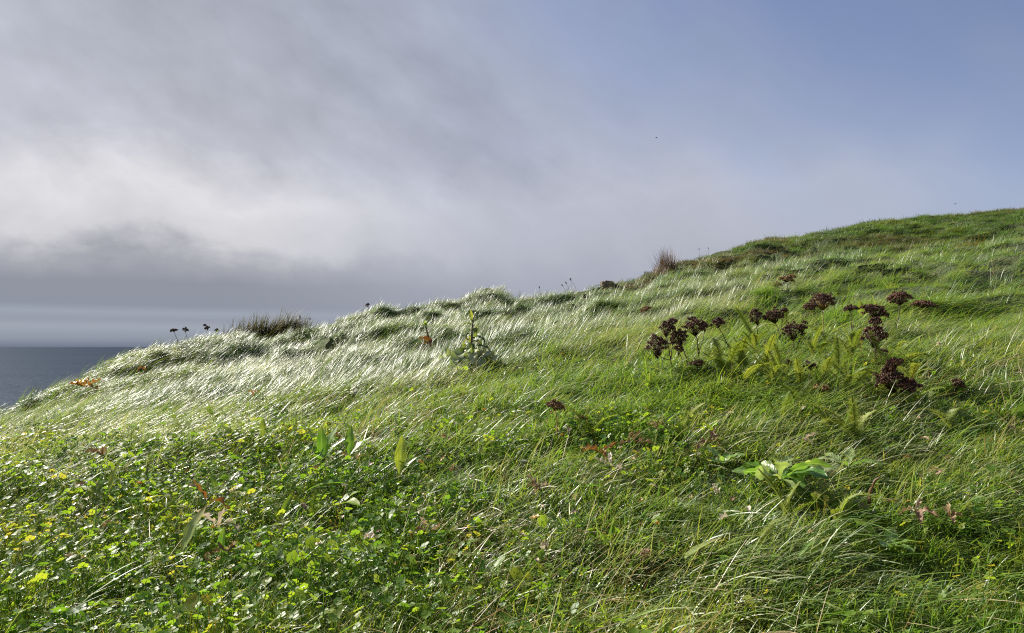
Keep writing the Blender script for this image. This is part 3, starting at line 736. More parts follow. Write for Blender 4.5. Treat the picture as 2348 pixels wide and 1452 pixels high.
for lb, base, hd, kw in [
    ('dark dried yarrow leaning left, leftmost of the big brown clump', (1545, 842), [(1527, 752, 34, 28), (1508, 792, 44, 42), (1541, 738, 22, 16)], {}),
    ('dark dried yarrow with two stacked heads inside the big brown clump', (1588, 838), [(1560, 772, 38, 28), (1556, 800, 18, 22)], {}),
    ('dark dried yarrow with the roundest head, at the top of the big brown clump', (1610, 828), [(1594, 748, 46, 32), (1616, 747, 18, 20)], {}),
    ('low dried yarrow head at the foot of the big brown clump', (1606, 850), [(1600, 832, 30, 12)], {}),
    ('dried yarrow on a long stem leaning left, right of the big brown clump', (1690, 812), [(1647, 740, 28, 18)], {}),
    ('tall narrow dried yarrow head, left one of the pair above the ferny leaves', (1738, 772), [(1736, 724, 28, 32)], {}),
    ('wide slanting dried yarrow head, right one of the pair above the ferny leaves', (1796, 768), [(1776, 724, 42, 26), (1798, 711, 16, 10)], {}),
    ('dried yarrow with two dark heads standing between the two big clumps', (1826, 806), [(1818, 758, 42, 34), (1841, 749, 18, 20)], {}),
    ('dried yarrow with a broad umbrella head on a golden stalk', (1888, 760), [(1886, 690, 52, 32), (1858, 702, 28, 12)], dict(stem='gold_stem')),
    ('small flat dried yarrow head on a thin straight stem', (1958, 778), [(1950, 706, 28, 10)], {}),
    ('dried yarrow with the biggest stacked brown heads on the right slope', (2012, 836), [(2004, 768, 50, 42), (2006, 738, 24, 18)], {}),
    ('dried yarrow with a wedge-shaped dark head behind the biggest stacked heads', (2012, 770), [(2005, 713, 48, 24), (1990, 706, 26, 10)], {}),
    ('dried yarrow with an arched dark head, topmost on the right slope', (2052, 752), [(2063, 683, 48, 24)], {}),
    ('flat wide dried yarrow head farthest right on the slope', (2124, 738), [(2117, 697, 46, 13)], {}),
    ('bushy drooping dried yarrow, lowest brown clump at the right', (2062, 922), [(2046, 868, 58, 48), (2052, 832, 36, 16)], {}),
    ('broken dried yarrow head lying beside the lowest brown clump', (2092, 915), [(2082, 882, 44, 22)], {}),
    ('single orange-brown dried yarrow with curled head in the middle foreground', (1282, 1018), [(1273, 929, 36, 18)], dict(mat='tan_head', stem='gold_stem')),
    ('pale brown dried yarrow sprays in the grass above the brown clumps', (1812, 672), [(1802, 640, 30, 10), (1778, 652, 26, 10), (1815, 634, 18, 7)], dict(mat='tan_head')),
    ('small faded dried yarrow head alone in the silvery grass', (1486, 732), [(1482, 708, 24, 8)], dict(mat='tan_head', stem='gold_stem')),
    ('tiny dried yarrow head among the ferny yarrow leaves', (1808, 848), [(1805, 830, 15, 10)], {}),
    ('thin dark dried yarrow below the middle of the right slope', (1850, 880), [(1857, 838, 24, 15)], {}),
    ('low tan dried yarrow lying in grass under the right-hand clumps', (1868, 905), [(1880, 888, 36, 12)], dict(mat='tan_head')),
    ('reddish dried yarrow head low between the two right-hand clumps', (2022, 826), [(2022, 806, 26, 10)], {}),
    ('dark red-brown dried yarrow at the right edge of the slope', (2192, 900), [(2191, 880, 26, 20)], {}),
    ('leaning flat yarrow head on the skyline, left of its pair', (412, 776), [(399, 757, 15, 6)], dict(off=0.03)),
    ('upright yarrow head on the skyline, right of its pair', (432, 773), [(425, 756, 12, 8)], dict(off=0.03)),
    ('twiggy dark yarrow remains on the skyline before the marram tussocks', (480, 764), [(476, 752, 12, 7), (470, 746, 6, 4), (497, 757, 8, 6)], dict(off=0.03)),
    ('bent black flower head alone on the skyline of the left slope', (851, 710), [(844, 699, 9, 8)], dict(off=0.03)),
    ('dark stub of a flower in the green crest grass', (1340, 690), [(1339, 680, 8, 10)], {}),
    ]:
    dry_yarrow(lb, base, hd, group=YG, **kw)

# --- seed stalks on the skyline
def seed_stalk(label, base, tip, hl, group, lean=0.0):
    g = ground(*base, 0.03); D = g[1]; e = at_depth(*tip, D) - g
    t = thing('seed_stalk', label, 'seed head', g, 0, group)
    s = MB(); pts = [np.array([0, 0, -0.04]) + (e - np.array([0, 0, -0.04])) * k / 4 + np.array([lean * math.sin(math.pi * k / 4), 0, 0]) for k in range(5)]
    s.tube(pts, [0.0018, 0.0016, 0.0014, 0.0013, 0.0012], 4); obj('stem', s.mesh('stem', M['dark_seed']), t)
    hb = MB(); L = hl / F * D; d = (pts[-1] - pts[-2]); d /= np.linalg.norm(d)
    hb.tube([e - d * L * 0.1, e + d * L * 0.25, e + d * L * 0.7, e + d * L], [0.002, 0.0065, 0.006, 0.0015], 6); obj('seed_head', hb.mesh('seed_head', M['dark_seed']), t)
SG = 'thin dark seed stalks on the skyline'
seed_stalk('tall dark seed stalk standing right of the marram tussocks', (690, 748), (688, 731), 9, SG)
seed_stalk('short dark seed stalk in the sparse brown grass right of the tussocks', (712, 744), (711, 733), 4, SG)
seed_stalk('lone dark seed stalk right of the wave-shaped hummock', (1240, 676), (1237, 661), 5, SG)
seed_stalk('leftmost of the leaning seed stalks below the stone', (1300, 664), (1290, 656), 5, SG, 0.01)
seed_stalk('middle of the leaning seed stalks below the stone', (1310, 662), (1299, 651), 6, SG, 0.01)
seed_stalk('tallest of the leaning seed stalks below the stone', (1313, 661), (1309, 644), 7, SG, 0.0)
seed_stalk('bowed seed stalk at the right of the leaning group below the stone', (1321, 658), (1308, 641), 3, SG, 0.03)
seed_stalk('tiny dark seed stalk on the hill crest right of the dark tuft', (1604, 583), (1603, 573), 4, SG)
seed_stalk('second tiny dark seed stalk on the hill crest', (1625, 579), (1624, 571), 4, SG)

# ------------------------------------------------------------------ tussocks on the crest
def tussock(label, c, wpx, hpx, n, mat, bend, lean, group='grass tussocks on the crest', rnd=0.4):
    g = ground(*c, 0.04); D = g[1]; Wm = wpx / F * D; Hm = hpx / F * D
    t = thing('grass_tussock', label, 'tussock', g, 0, group)
    mb = MB()
    for k in range(n):
        x = random.uniform(-0.5, 0.5) * Wm; y = random.gauss(0, 0.10)
        zz = hz(g[0] + x, g[1] + y) - g[2]
        l = (Hm * 1.55 + 0.09) * random.uniform(0.7, 1.35) * (1 - 0.5 * abs(2 * x / Wm) ** 2); e = R(90) - random.gauss(lean, rnd); az = random.gauss(0, 0.6); b = random.uniform(*bend)
        pts = [np.array([x, y, zz - 0.02])]
        for i in range(5):
            ee = e - b * i / 5
            pts.append(pts[-1] + np.array([math.cos(ee) * math.cos(az), math.cos(ee) * math.sin(az), math.sin(ee)]) * l / 5)
        mb.strip(pts, [0.0034 * (1 - (i / 5) ** 2) for i in range(6)], (-math.sin(az), math.cos(az), random.uniform(-0.5, 0.5)), shade=random.random())
    o = obj('blades', mb.mesh('blades', M[mat]), t); o['kind'] = 'stuff'
tussock('long low dark marram tussock on the left skyline', (580, 758), 135, 26, 1100, 'tuss', (0.2, 1.4), 0.35)
tussock('arched tawny marram tussock curling right on the left skyline', (655, 755), 52, 36, 800, 'tuss', (0.9, 2.2), 0.2, rnd=0.25)
tussock('sparse brown grass tuft right of the arched marram tussock', (697, 750), 46, 16, 120, 'tuss', (0.2, 1.0), 0.3)
tussock('spiky dark brown tuft on the skyline of the right hill', (1528, 606), 34, 26, 320, 'brown_tuss', (0.0, 0.5), -0.15)
tussock('low brown heathery tuft below the spiky tuft on the right hill', (1510, 622), 50, 10, 260, 'brown_tuss', (0.2, 1.2), 0.4)

# --- stone
def stone():
    g = ground(1392, 650, 0.02); D = g[1]
    L = 32 / F * D; H = 15 / F * D
    t = MB(); nu, nv = 14, 8; vs = []; fs = []
    for i in range(nv + 1):
        ph = math.pi * i / nv
        for k in range(nu):
            th = 2 * math.pi * k / nu
            x, y, z = math.sin(ph) * math.cos(th), math.sin(ph) * math.sin(th), math.cos(ph)
            p = 0.35
            sg = lambda v: math.copysign(abs(v) ** p, v)
            kx = 1 + 0.22 * (fbm(np.array([x * 2 + 5.]), np.array([y * 2 + z * 3.]), 3, 5)[0] - 0.5)
            z2 = sg(z) * (1 + 0.25 * math.sin(5 * x + 1) * (z > 0))
            vs.append((sg(x) * L * 0.5 * kx, sg(y) * L * 0.33 * kx, z2 * H * 0.55 + H * 0.35))
    for i in range(nv):
        for k in range(nu): fs.append((i * nu + k, (i + 1) * nu + k, (i + 1) * nu + (k + 1) % nu, i * nu + (k + 1) % nu))
    t.add(vs, fs)
    o = obj('stone', t.mesh('stone', M['stone'], False), None, g, (0, R(8), 0.2))
    tag(o, 'blocky brown stone sitting on the skyline right of the seed stalks', 'stone')
stone()

# ------------------------------------------------------------------ tall weed with curled leaves and its neighbour
def weed():
    g = ground(1082, 838, 0.02); D = g[1]; k = D / F
    t = thing('tall_weed', 'upright leafy weed with curled leaves and woolly grey-green base', 'weed', g)
    top = (1080 - 1082) * k, 0, 118 * k
    s = MB(); pts = [(0, 0, -0.03), (0.002, 0, 30 * k), (-0.002, 0.0, 60 * k), (0.001, 0, 90 * k), (0.004, 0, 108 * k), (0.010, 0, 124 * k)]
    s.tube(pts, [0.0075, 0.007, 0.006, 0.0045, 0.003, 0.0015], 7); obj('stem', s.mesh('stem', M['purple_stem']), t)
    for i in range(22):
        f = i / 21; z = (24 + 92 * f) * k; a = i * 2.4 + 0.5; L = (62 - 38 * f) * k * random.uniform(0.8, 1.25)
        m = MB(); m.leaf(L, L * 0.30, 1.0 - 0.3 * (1 - f), random.uniform(-2.4, -0.9) if f < 0.85 else 0.9, 0.35, 10, lobes=3, lobedepth=0.35, wav=0.35, shade=0.2 + 0.6 * f, petiole=0.05, twist=random.gauss(0, 0.5))
        obj('leaf', m.mesh('leaf', M['weed']), t, (0.001, 0, z), (0, 0, a))
    for i in range(2):      # red withered leaf hanging on the right
        m = MB(); m.leaf(30 * k, 9 * k, 0.3, -1.6, 0.4, 8, wav=0.4, shade=0.4); obj('withered_leaf', m.mesh('withered_leaf', M['orange']), t, (0, 0, (64 + 6 * i) * k), (0, 0, [0.1, 2.9][i]))
    for i in range(11):     # woolly basal leaves
        a = i * 2.399; L = random.uniform(65, 100) * k * (0.7 if math.sin(a) > 0 else 1)
        m = MB(); m.leaf(L, L * 0.42, random.uniform(0.6, 1.0), random.uniform(-1.7, -0.7), 0.35, 12, lobes=5, lobedepth=0.4, wav=0.75, wavf=5, shade=random.random(), petiole=0.1, twist=random.gauss(0, 0.5))
        o = obj('basal_leaf', m.mesh('basal_leaf', M['woolly']), t, (0, 0, 0.045), (0, 0, a)); o['label'] = 'crinkled grey-green woolly leaf'
    g = ground(992, 812, 0.02); D = g[1]; k = D / F
    t = thing('tall_weed', 'thin brown seed stalk with yellow tip and withered leaves beside the leafy weed', 'weed', g)
    s = MB(); s.tube([(0, 0, -0.03), (-4 * k, 0, 20 * k), (-11 * k, 0, 48 * k), (-16 * k, 0, 70 * k)], [0.007, 0.0065, 0.006, 0.0045], 6); obj('stem', s.mesh('stem', M['tan_head']), t)
    hb = MB()
    for i in range(26):
        hb.leaf(0.032, 0.011, random.uniform(0.2, 1.4), random.uniform(-0.5, 0.8), 0.2, 5, origin=(-16 * k + random.gauss(0, 0.006), random.gauss(0, 0.006), 68 * k + random.uniform(0, 0.015)), rz=random.uniform(0, 6.28), shade=random.random())
    obj('flower_head', hb.mesh('flower_head', M['lime']), t)
    for i in range(8):
        m = MB(); L = random.uniform(26, 44) * k; m.leaf(L, L * 0.3, random.uniform(0.6, 1.3), random.uniform(-1.8, 0.6), 0.5, 9, wav=0.5, shade=random.random(), twist=random.gauss(0, 0.8))
        obj('withered_leaf', m.mesh('withered_leaf', M['dead' if i % 3 else 'orange']), t, (random.uniform(-8, 2) * k, 0, random.uniform(10, 34) * k), (0, 0, random.uniform(1.8, 4.5)))
weed()

# ------------------------------------------------------------------ ferny yarrow leaves
def frond_mesh(L, bend):
    mb = MB(); n = 22; p = np.zeros(3); pts = [p.copy()]; e = 1.0
    for i in range(n):
        ang = 1.15 + (bend - 1.15) * (i / n); p = p + np.array([math.cos(ang), 0, math.sin(ang)]) * L / n; pts.append(p.copy())
    mb.tube(pts[::3] + [pts[-1]], 0.0008, 3, shade=0.9)
    for i in range(2, n + 1):
        t = i / n; w = L * 0.16 * math.sin(math.pi * min(1, 0.12 + t * 0.86)) ** 0.6
        d = pts[i] - pts[i - 1]; d /= np.linalg.norm(d); up = np.array([-d[2], 0, d[0]])
        for sg in (-1, 1):
            for j, (aa, lf) in enumerate(((0.5, 0.55), (0.15, 0.9), (0.9, 1.0), (-0.4, 0.5), (0.55, 0.85))):
                v = np.array([0, sg, 0]) * math.cos(0.55) + d * math.sin(0.55) * 0.8 + up * random.uniform(-0.1, 0.9) * (0.8 if j % 2 else 0.3)
                v = v / np.linalg.norm(v); q = pts[i - 1] + (pts[i] - pts[i - 1]) * (j / 5)
                l = w * lf * random.uniform(0.8, 1.15)
                mb.strip([q, q + v * l * 0.55, q + v * l + d * l * 0.2], [0.0005, 0.0007, 0], d * 0.8 + up * 0.5, shade=random.random())
    return mb.mesh('frond', M['frond'])
FR = [frond_mesh(0.10, b) for b in (0.2, -0.4, 0.7, -0.9, 0.0, 0.5)]
def ferny(label, base, fr, group='ferny yarrow leaf tufts'):
    """fr: list of (azimuth, length in px)"""
    g = ground(*base, 0.03); D = g[1]
    t = thing('yarrow_leaf_tuft', label, 'yarrow', g, 0, group)
    for az, l in fr:
        o = obj('frond', random.choice(FR), t, (random.gauss(0, 0.008), random.gauss(0, 0.008), 0.028), (random.gauss(0, 0.2), random.gauss(0, 0.15), az), 1.2 * l / F * D / 0.085)
r2 = lambda n, l=70: [(random.uniform(0, 6.28), l * random.uniform(0.75, 1.2)) for k in range(n)]
for lb, b, fr in [
    ('feathery leaf tuft below the big brown yarrow clump', (1660, 850), r2(5, 62)), ('feathery leaf tuft right of the big brown yarrow clump', (1705, 842), r2(5, 66)),
    ('feathery leaf tuft under the slanting dried heads', (1750, 850), r2(5, 66)), ('tall feathery leaf tuft under the two-headed dried yarrow', (1772, 878), r2(4, 66)),
    ('pale feathery leaves high among the dried heads', (1800, 745), r2(4, 46)), ('upright feathery leaves left of the slanting dried heads', (1728, 800), r2(4, 52)),
    ('feathery leaves between dried heads on the mid slope', (1870, 815), r2(4, 56)), ('feathery leaves left of the biggest stacked heads', (1925, 850), r2(4, 60)),
    ('feathery leaves right of the biggest stacked heads', (2060, 805), r2(3, 52)), ('two curved ferny leaves below the lowest brown clump', (2085, 930), [(0.9, 70), (2.4, 62), (-0.8, 66)]),
    ('yellowing ferny leaf right of the lowest brown clump', (2120, 915), [(2.2, 50), (0.6, 44)]), ('tall ferny leaves in the right foreground meadow', (1960, 1010), r2(5, 92)),
    ('ferny leaves left of the tall ferny tuft', (1905, 985), r2(4, 80)), ('bottle-brush leaf tuft below the rosette', (1800, 1190), [(3.3, 100), (1.8, 76), (0.2, 70), (5.2, 64)]),
    ('arching ferny leaf right below the rosette', (1925, 1200), [(0.2, 100), (1.1, 70), (4.4, 60), (2.6, 60)]), ('single ferny leaf by the pinkish dry flower', (1580, 990), [(0.3, 66), (1.4, 48)]),
    ('ferny leaf lying in the middle foreground', (1370, 1000), [(2.5, 84), (5.6, 70)]), ('upright ferny leaf in the middle foreground', (1430, 1000), [(1.3, 52), (0.6, 44)]),
    ('ferny leaves above the bottom edge at right', (1740, 1255), r2(3, 70)), ('ferny leaves in straw grass above the rosette', (1830, 930), r2(4, 66)),
    ('small ferny tuft at the right edge', (2180, 985), r2(3, 70)), ('ferny leaves below the tan lying yarrow', (1790, 960), r2(3, 64)),
    ('short curled ferny tuft left of the orange leaf', (1345, 1065), r2(4, 44)), ('dull ferny leaves in the near clover at left', (705, 1185), r2(3, 56)),
    ('feathery leaf tuft straight below the broad umbrella head', (1890, 780), r2(4, 48)), ('feathery leaf tuft at the foot of the small flat head', (1965, 800), r2(4, 52)),
    ('feathery leaf tuft in shade under the broken head', (2110, 850), r2(3, 52))]:
    ferny(lb, b, fr)
for k in range(16):
    ferny('feathery yarrow leaves in the dense patch among the dried heads', (random.uniform(1640, 2110), random.uniform(770, 905)), r2(3, 56), 'ferny yarrow leaves among the dried heads')

# ------------------------------------------------------------------ broad leaves
def broad(name, label, base, leaves, mat, cat='plantain', group='broad-leaved plantains in the foreground', off=0.02):
    """leaves: (azimuth, length px, width px, b0, b1)"""
    g = ground(*base, off); D = g[1]; k = D / F
    t = thing(name, label, cat, g, 0, group)
    for az, L, W, b0, b1 in leaves:
        m = MB(); m.leaf(1.25 * L * k, 1.15 * W * k, b0, b1, 0.28, 12, shape=0.85, wav=0.12, wavf=2, shade=random.uniform(0.2, 0.9), petiole=0.12, twist=random.gauss(0, 0.25))
        obj('leaf', m.mesh('leaf', M[mat]), t, (0, 0, 0.035), (0, 0, az))
B = 'broad-leaved plantains in the foreground'
for lb, b, lv, mt in [
    ('bright lime lance leaf standing upright at lower left', (245, 1160), [(0.8, 76, 26, 1.35, 1.15), (2.9, 62, 20, 0.6, 0.1)], 'lime'),
    ('pair of low green leaves right of the upright lime leaf', (300, 1178), [(0.3, 70, 16, 0.5, 0.0), (2.6, 60, 18, 0.5, -0.2)], 'lime'),
    ('pale ribbed lance leaf leaning right near the bottom left', (412, 1300), [(0.9, 100, 32, 1.25, 0.9)], 'bladeL'),
    ('clump of upright dark green leaves left of the straw tangle', (738, 1075), [(1.9, 70, 20, 1.3, 1.0), (0.9, 76, 24, 1.25, 0.9), (0.3, 60, 20, 1.0, 0.6), (2.7, 50, 18, 1.0, 0.5), (4.5, 40, 16, 0.8, 0.3)], 'plantain'),
    ('upright green leaf with a side leaf under the straw tangle', (800, 1062), [(1.6, 58, 20, 1.35, 1.2), (0.4, 56, 26, 0.9, 0.5), (3.4, 40, 14, 0.9, 0.2)], 'plantain'),
    ('tall lime leaf with a folded edge in the centre left clover', (915, 1110), [(1.4, 78, 22, 1.4, 1.3), (0.5, 50, 16, 1.0, 0.6)], 'lime'),
    ('blunt yellow-green leaf above the clover at left', (535, 1018), [(2.6, 40, 16, 0.8, 0.4)], 'lime'),
    ('narrow yellow-green leaf right of the blunt one', (602, 1022), [(1.9, 44, 13, 1.2, 0.8)], 'lime'),
    ('large arching dark leaf in the clover hollow', (690, 1150), [(0.1, 130, 30, 0.75, -0.7)], 'plantain'),
    ('bright broad leaf at the end of the arching leaf', (775, 1180), [(5.6, 64, 26, 0.6, -0.2), (0.5, 48, 24, 0.8, 0.3)], 'lime'),
    ('yellow-lime leaf lying flat at the bottom left of centre', (775, 1292), [(0.12, 92, 26, 0.25, 0.05)], 'lime'),
    ('short upright leaf at the bottom edge left of centre', (503, 1302), [(1.4, 56, 16, 1.4, 1.3)], 'plantain'),
    ('yellowed leaf leaning left beside the orange dead leaf', (496, 1150), [(2.3, 46, 12, 1.0, 0.6)], 'lime'),
    ('bright oval leaf standing among the dried yarrow at right', (1978, 738), [(1.5, 36, 15, 1.3, 1.2), (0.4, 20, 9, 0.9, 0.5)], 'lime'),
    ('serrated bright leaf spray in the clover at lower left', (640, 1215), [(1.2, 60, 15, 1.0, 0.8), (0.5, 50, 12, 0.8, 0.5), (2.2, 46, 12, 0.9, 0.5)], 'lime'),
    ('folded green leaf in the lower middle grass', (1330, 1135), [(2.7, 40, 14, 0.7, 0.1), (5.9, 44, 16, 0.5, -0.2)], 'plantain'),
    ]:
    broad('broad_leaf_plant', lb, b, lv, mt, group=B)

def rosette():
    g = ground(1790, 1125, 0.015); D = g[1]; k = D / F
    t = thing('leaf_rosette', 'spreading rosette of lobed pale green leaves at lower right', 'rosette', g)
    for i in range(26):
        a = i * 2.399 + random.gauss(0, 0.2); L = random.uniform(85, 140) * k * (0.75 if math.sin(a) > 0.2 else 1.0)
        m = MB(); m.leaf(L, L * random.uniform(0.26, 0.36), random.uniform(0.5, 1.1), random.uniform(-0.6, 0.25), 0.2, 12, shape=1.25, lobes=random.choice([3, 4, 5]), lobedepth=0.55, wav=0.25, shade=random.random(), petiole=0.08, twist=random.gauss(0, 0.7))
        obj('leaf', m.mesh('leaf', M['dandelion']), t, (0, 0, 0.035), (0, 0, a))
    for lb, b, n, Lr in [('small lobed rosette with grey leaf at the right, above the brown curled stem', (1945, 1095), 7, (50, 80)), ('loose lobed leaf group near the bottom right corner', (2040, 1290), 8, (60, 100)),
                         ('low leafy rosette in the grass left of the spreading rosette', (1660, 1085), 8, (36, 60))]:
        g = ground(*b, 0.015); D = g[1]; k = D / F
        t = thing('leaf_rosette', lb, 'rosette', g)
        for i in range(n):
            L = random.uniform(*Lr) * k
            m = MB(); m.leaf(L, L * 0.36, random.uniform(0.5, 1.2), random.uniform(-0.4, 0.5), 0.2, 12, shape=1.1, lobes=3, lobedepth=0.4, wav=0.2, shade=random.random(), twist=random.gauss(0, 0.5))
            obj('leaf', m.mesh('leaf', M['dandelion']), t, (0, 0, 0.035), (0, 0, i * 2.4 + random.random()))
rosette()

# --- broad grass blades at the bottom edge
def blades(label, base, bl):
    g = ground(*base, 0.02); k = g[1] / F
    t = thing('broad_grass', label, 'grass blade', g, 0, 'broad pale grass blades along the bottom edge')
    for az, L, W, b0, b1 in bl:
        m = MB(); m.leaf(L * k, W * k, b0, b1, 0.3, 14, shape=0.55, wav=0.05, shade=random.uniform(0.3, 1), petiole=0.0)
        obj('blade', m.mesh('blade', M['bladeL']), t, (0, 0, 0.04), (0, 0, az))
blades('pale broad grass blade with a brown tip, left of two at the bottom right', (1570, 1310), [(0.25, 105, 22, 0.6, 0.2)])
blades('sheaf of broad grass blades with tan tips at the bottom right', (1830, 1310), [(0.3, 120, 17, 0.55, 0.25), (0.1, 130, 19, 0.4, 0.1), (0.5, 80, 12, 0.7, 0.4)])
blades('long flat grass blade across the bottom right of centre', (1640, 1296), [(0.02, 150, 12, 0.3, -0.1), (0.2, 100, 9, 0.5, 0.0)])
blades('tall narrow green blades in the clover at bottom left', (215, 1245), [(1.2, 90, 6, 1.3, 0.6), (2.0, 80, 5, 1.2, 0.6), (0.4, 100, 5, 1.0, 0.2), (2.8, 70, 5, 0.9, 0.2)])

# ------------------------------------------------------------------ dead leaves, straw stems, small flowers
def dead_leaf(label, c, L, W, mat, n=1, group=None, az=None, lift=0.05):
    g = ground(*c, 0.045); k = g[1] / F
    t = thing('dead_leaf', label, 'dead leaf', g + np.array([0, 0, 0.0]), 0, group)
    for i in range(n):
        m = MB(); m.leaf(1.05 * L * k * random.uniform(0.7, 1.15), W * k * random.uniform(0.6, 1.0), random.uniform(0.2, 1.1), random.uniform(-2.0, 1.2), 0.7, 14, wav=0.9, wavf=random.uniform(2, 4), shade=random.random(), twist=random.gauss(0, 0.9), petiole=0.08, roll=random.uniform(0, 0.8))
        obj('leaf', m.mesh('leaf', M[mat]), t, (-(0.3 * L * k), 0, lift), (0, 0, (az if az is not None else random.uniform(0, 6.28)) + random.gauss(0, 0.6) * (n > 1)))
for lb, c, L, W, mt, n in [
    ('orange and yellow withered dock leaves at the far left', (203, 890), 34, 12, 'orange', 6),
    ('small orange leaf in the silvery grass at left', (335, 858), 16, 7, 'orange', 2),
    ('rust-orange dead leaf lying in the clover at lower left', (500, 1158), 66, 14, 'orange', 2),
    ('crumpled tan dead leaf above the pale ribbed leaf', (518, 1218), 66, 18, 'pale', 3),
    ('bleached dead leaf at the bottom left of centre', (845, 1246), 36, 18, 'pale', 2),
    ('upright orange-gold dead leaf in the centre right foreground', (1387, 1045), 42, 16, 'orange', 3),
    ('chalky white withered leaf below the orange-gold one', (1412, 1075), 42, 16, 'pale', 3),
    ('bundle of straw-coloured withered leaves right of centre', (1468, 1018), 58, 12, 'dead', 5),
    ('purplish withered sprig in the lower middle', (1252, 1132), 46, 12, 'dead', 6),
    ('brown and white crumpled leaf in the lower middle left', (997, 1228), 50, 16, 'dead', 3),
    ('brown withered leaf above the clover at centre', (1360, 975), 36, 12, 'dead', 2),
    ('tall withered tan leaf left of the rosette', (1650, 1020), 58, 16, 'dead', 3),
    ('small upright withered leaf right of the rosette', (1850, 1015), 38, 10, 'pale', 2),
    ('curled tan leaves in the grass left of the rosette', (1655, 1140), 42, 12, 'pale', 3),
    ('frayed brown leaf tatters at the right', (2118, 1180), 56, 16, 'dead', 5),
    ('dark red-brown crumpled leaf at the right edge', (2188, 1190), 40, 18, 'dead', 3),
    ('brown crumbled leaves in the clover at the left', (245, 1050), 34, 12, 'dead', 4),
    ('small orange leaf at the left above the clover', (585, 905), 18, 8, 'orange', 3),
    ('orange leaf crumbs by the upright plantain clump', (770, 1004), 26, 12, 'orange', 3),
    ('tan leaf crumbs in the clover at the bottom left', (265, 1210), 26, 14, 'dead', 2),
    ('brown leaf crumbs at the bottom left of centre', (525, 1275), 40, 14, 'dead', 4),
    ('small tan leaf at the bottom left corner', (178, 1290), 28, 14, 'dead', 2),
    ('pale curled leaf above the bottom edge in the middle', (1262, 1262), 22, 16, 'pale', 2),
    ('small round tan leaf at the bottom right of the middle', (1480, 1218), 18, 14, 'dead', 1),
    ('pale tan leaf by the bottle-brush leaves', (1676, 1195), 24, 18, 'pale', 1),
    ('pale crumbled leaf left of the small white flower', (1040, 1090), 30, 12, 'dead', 2)]:
    dead_leaf(lb, c, L, W, mt, n, 'withered leaves in the turf')
def lay_litter():
    ms = []
    for i in range(8):
        m = MB(); m.leaf(0.02, 0.009, random.uniform(0.1, 0.8), random.uniform(-1.2, 0.6), 0.5, 7, wav=0.5, shade=random.random(), twist=random.gauss(0, 1.0)); ms.append(m.mesh('leaf', M[['dead', 'orange', 'pale', 'dead'][i % 4]]))
    X, Y = wedges([(1.0, 2.4, 130)]); PX, PY = px_of(X, Y, h(X, Y) + 0.05); c = 0
    for i in range(len(X)):
        if c >= 140 or not (155 < PX[i] < 2190 and 930 < PY[i] < 1300): continue
        side = ['left', 'middle', 'right'][int(np.clip((PX[i] - 150) // 683, 0, 2))]
        o = obj('leaf_scrap', ms[i % 8], None, (X[i], Y[i], hz(X[i], Y[i]) + random.uniform(0.04, 0.06)), (0, random.gauss(0, 0.3), random.uniform(0, 6.28)), random.uniform(0.7, 1.5))
        tag(o, 'small brown withered leaf scrap in the turf at lower ' + side, 'dead leaf', 'withered leaf scraps at lower ' + side); c += 1
lay_litter()

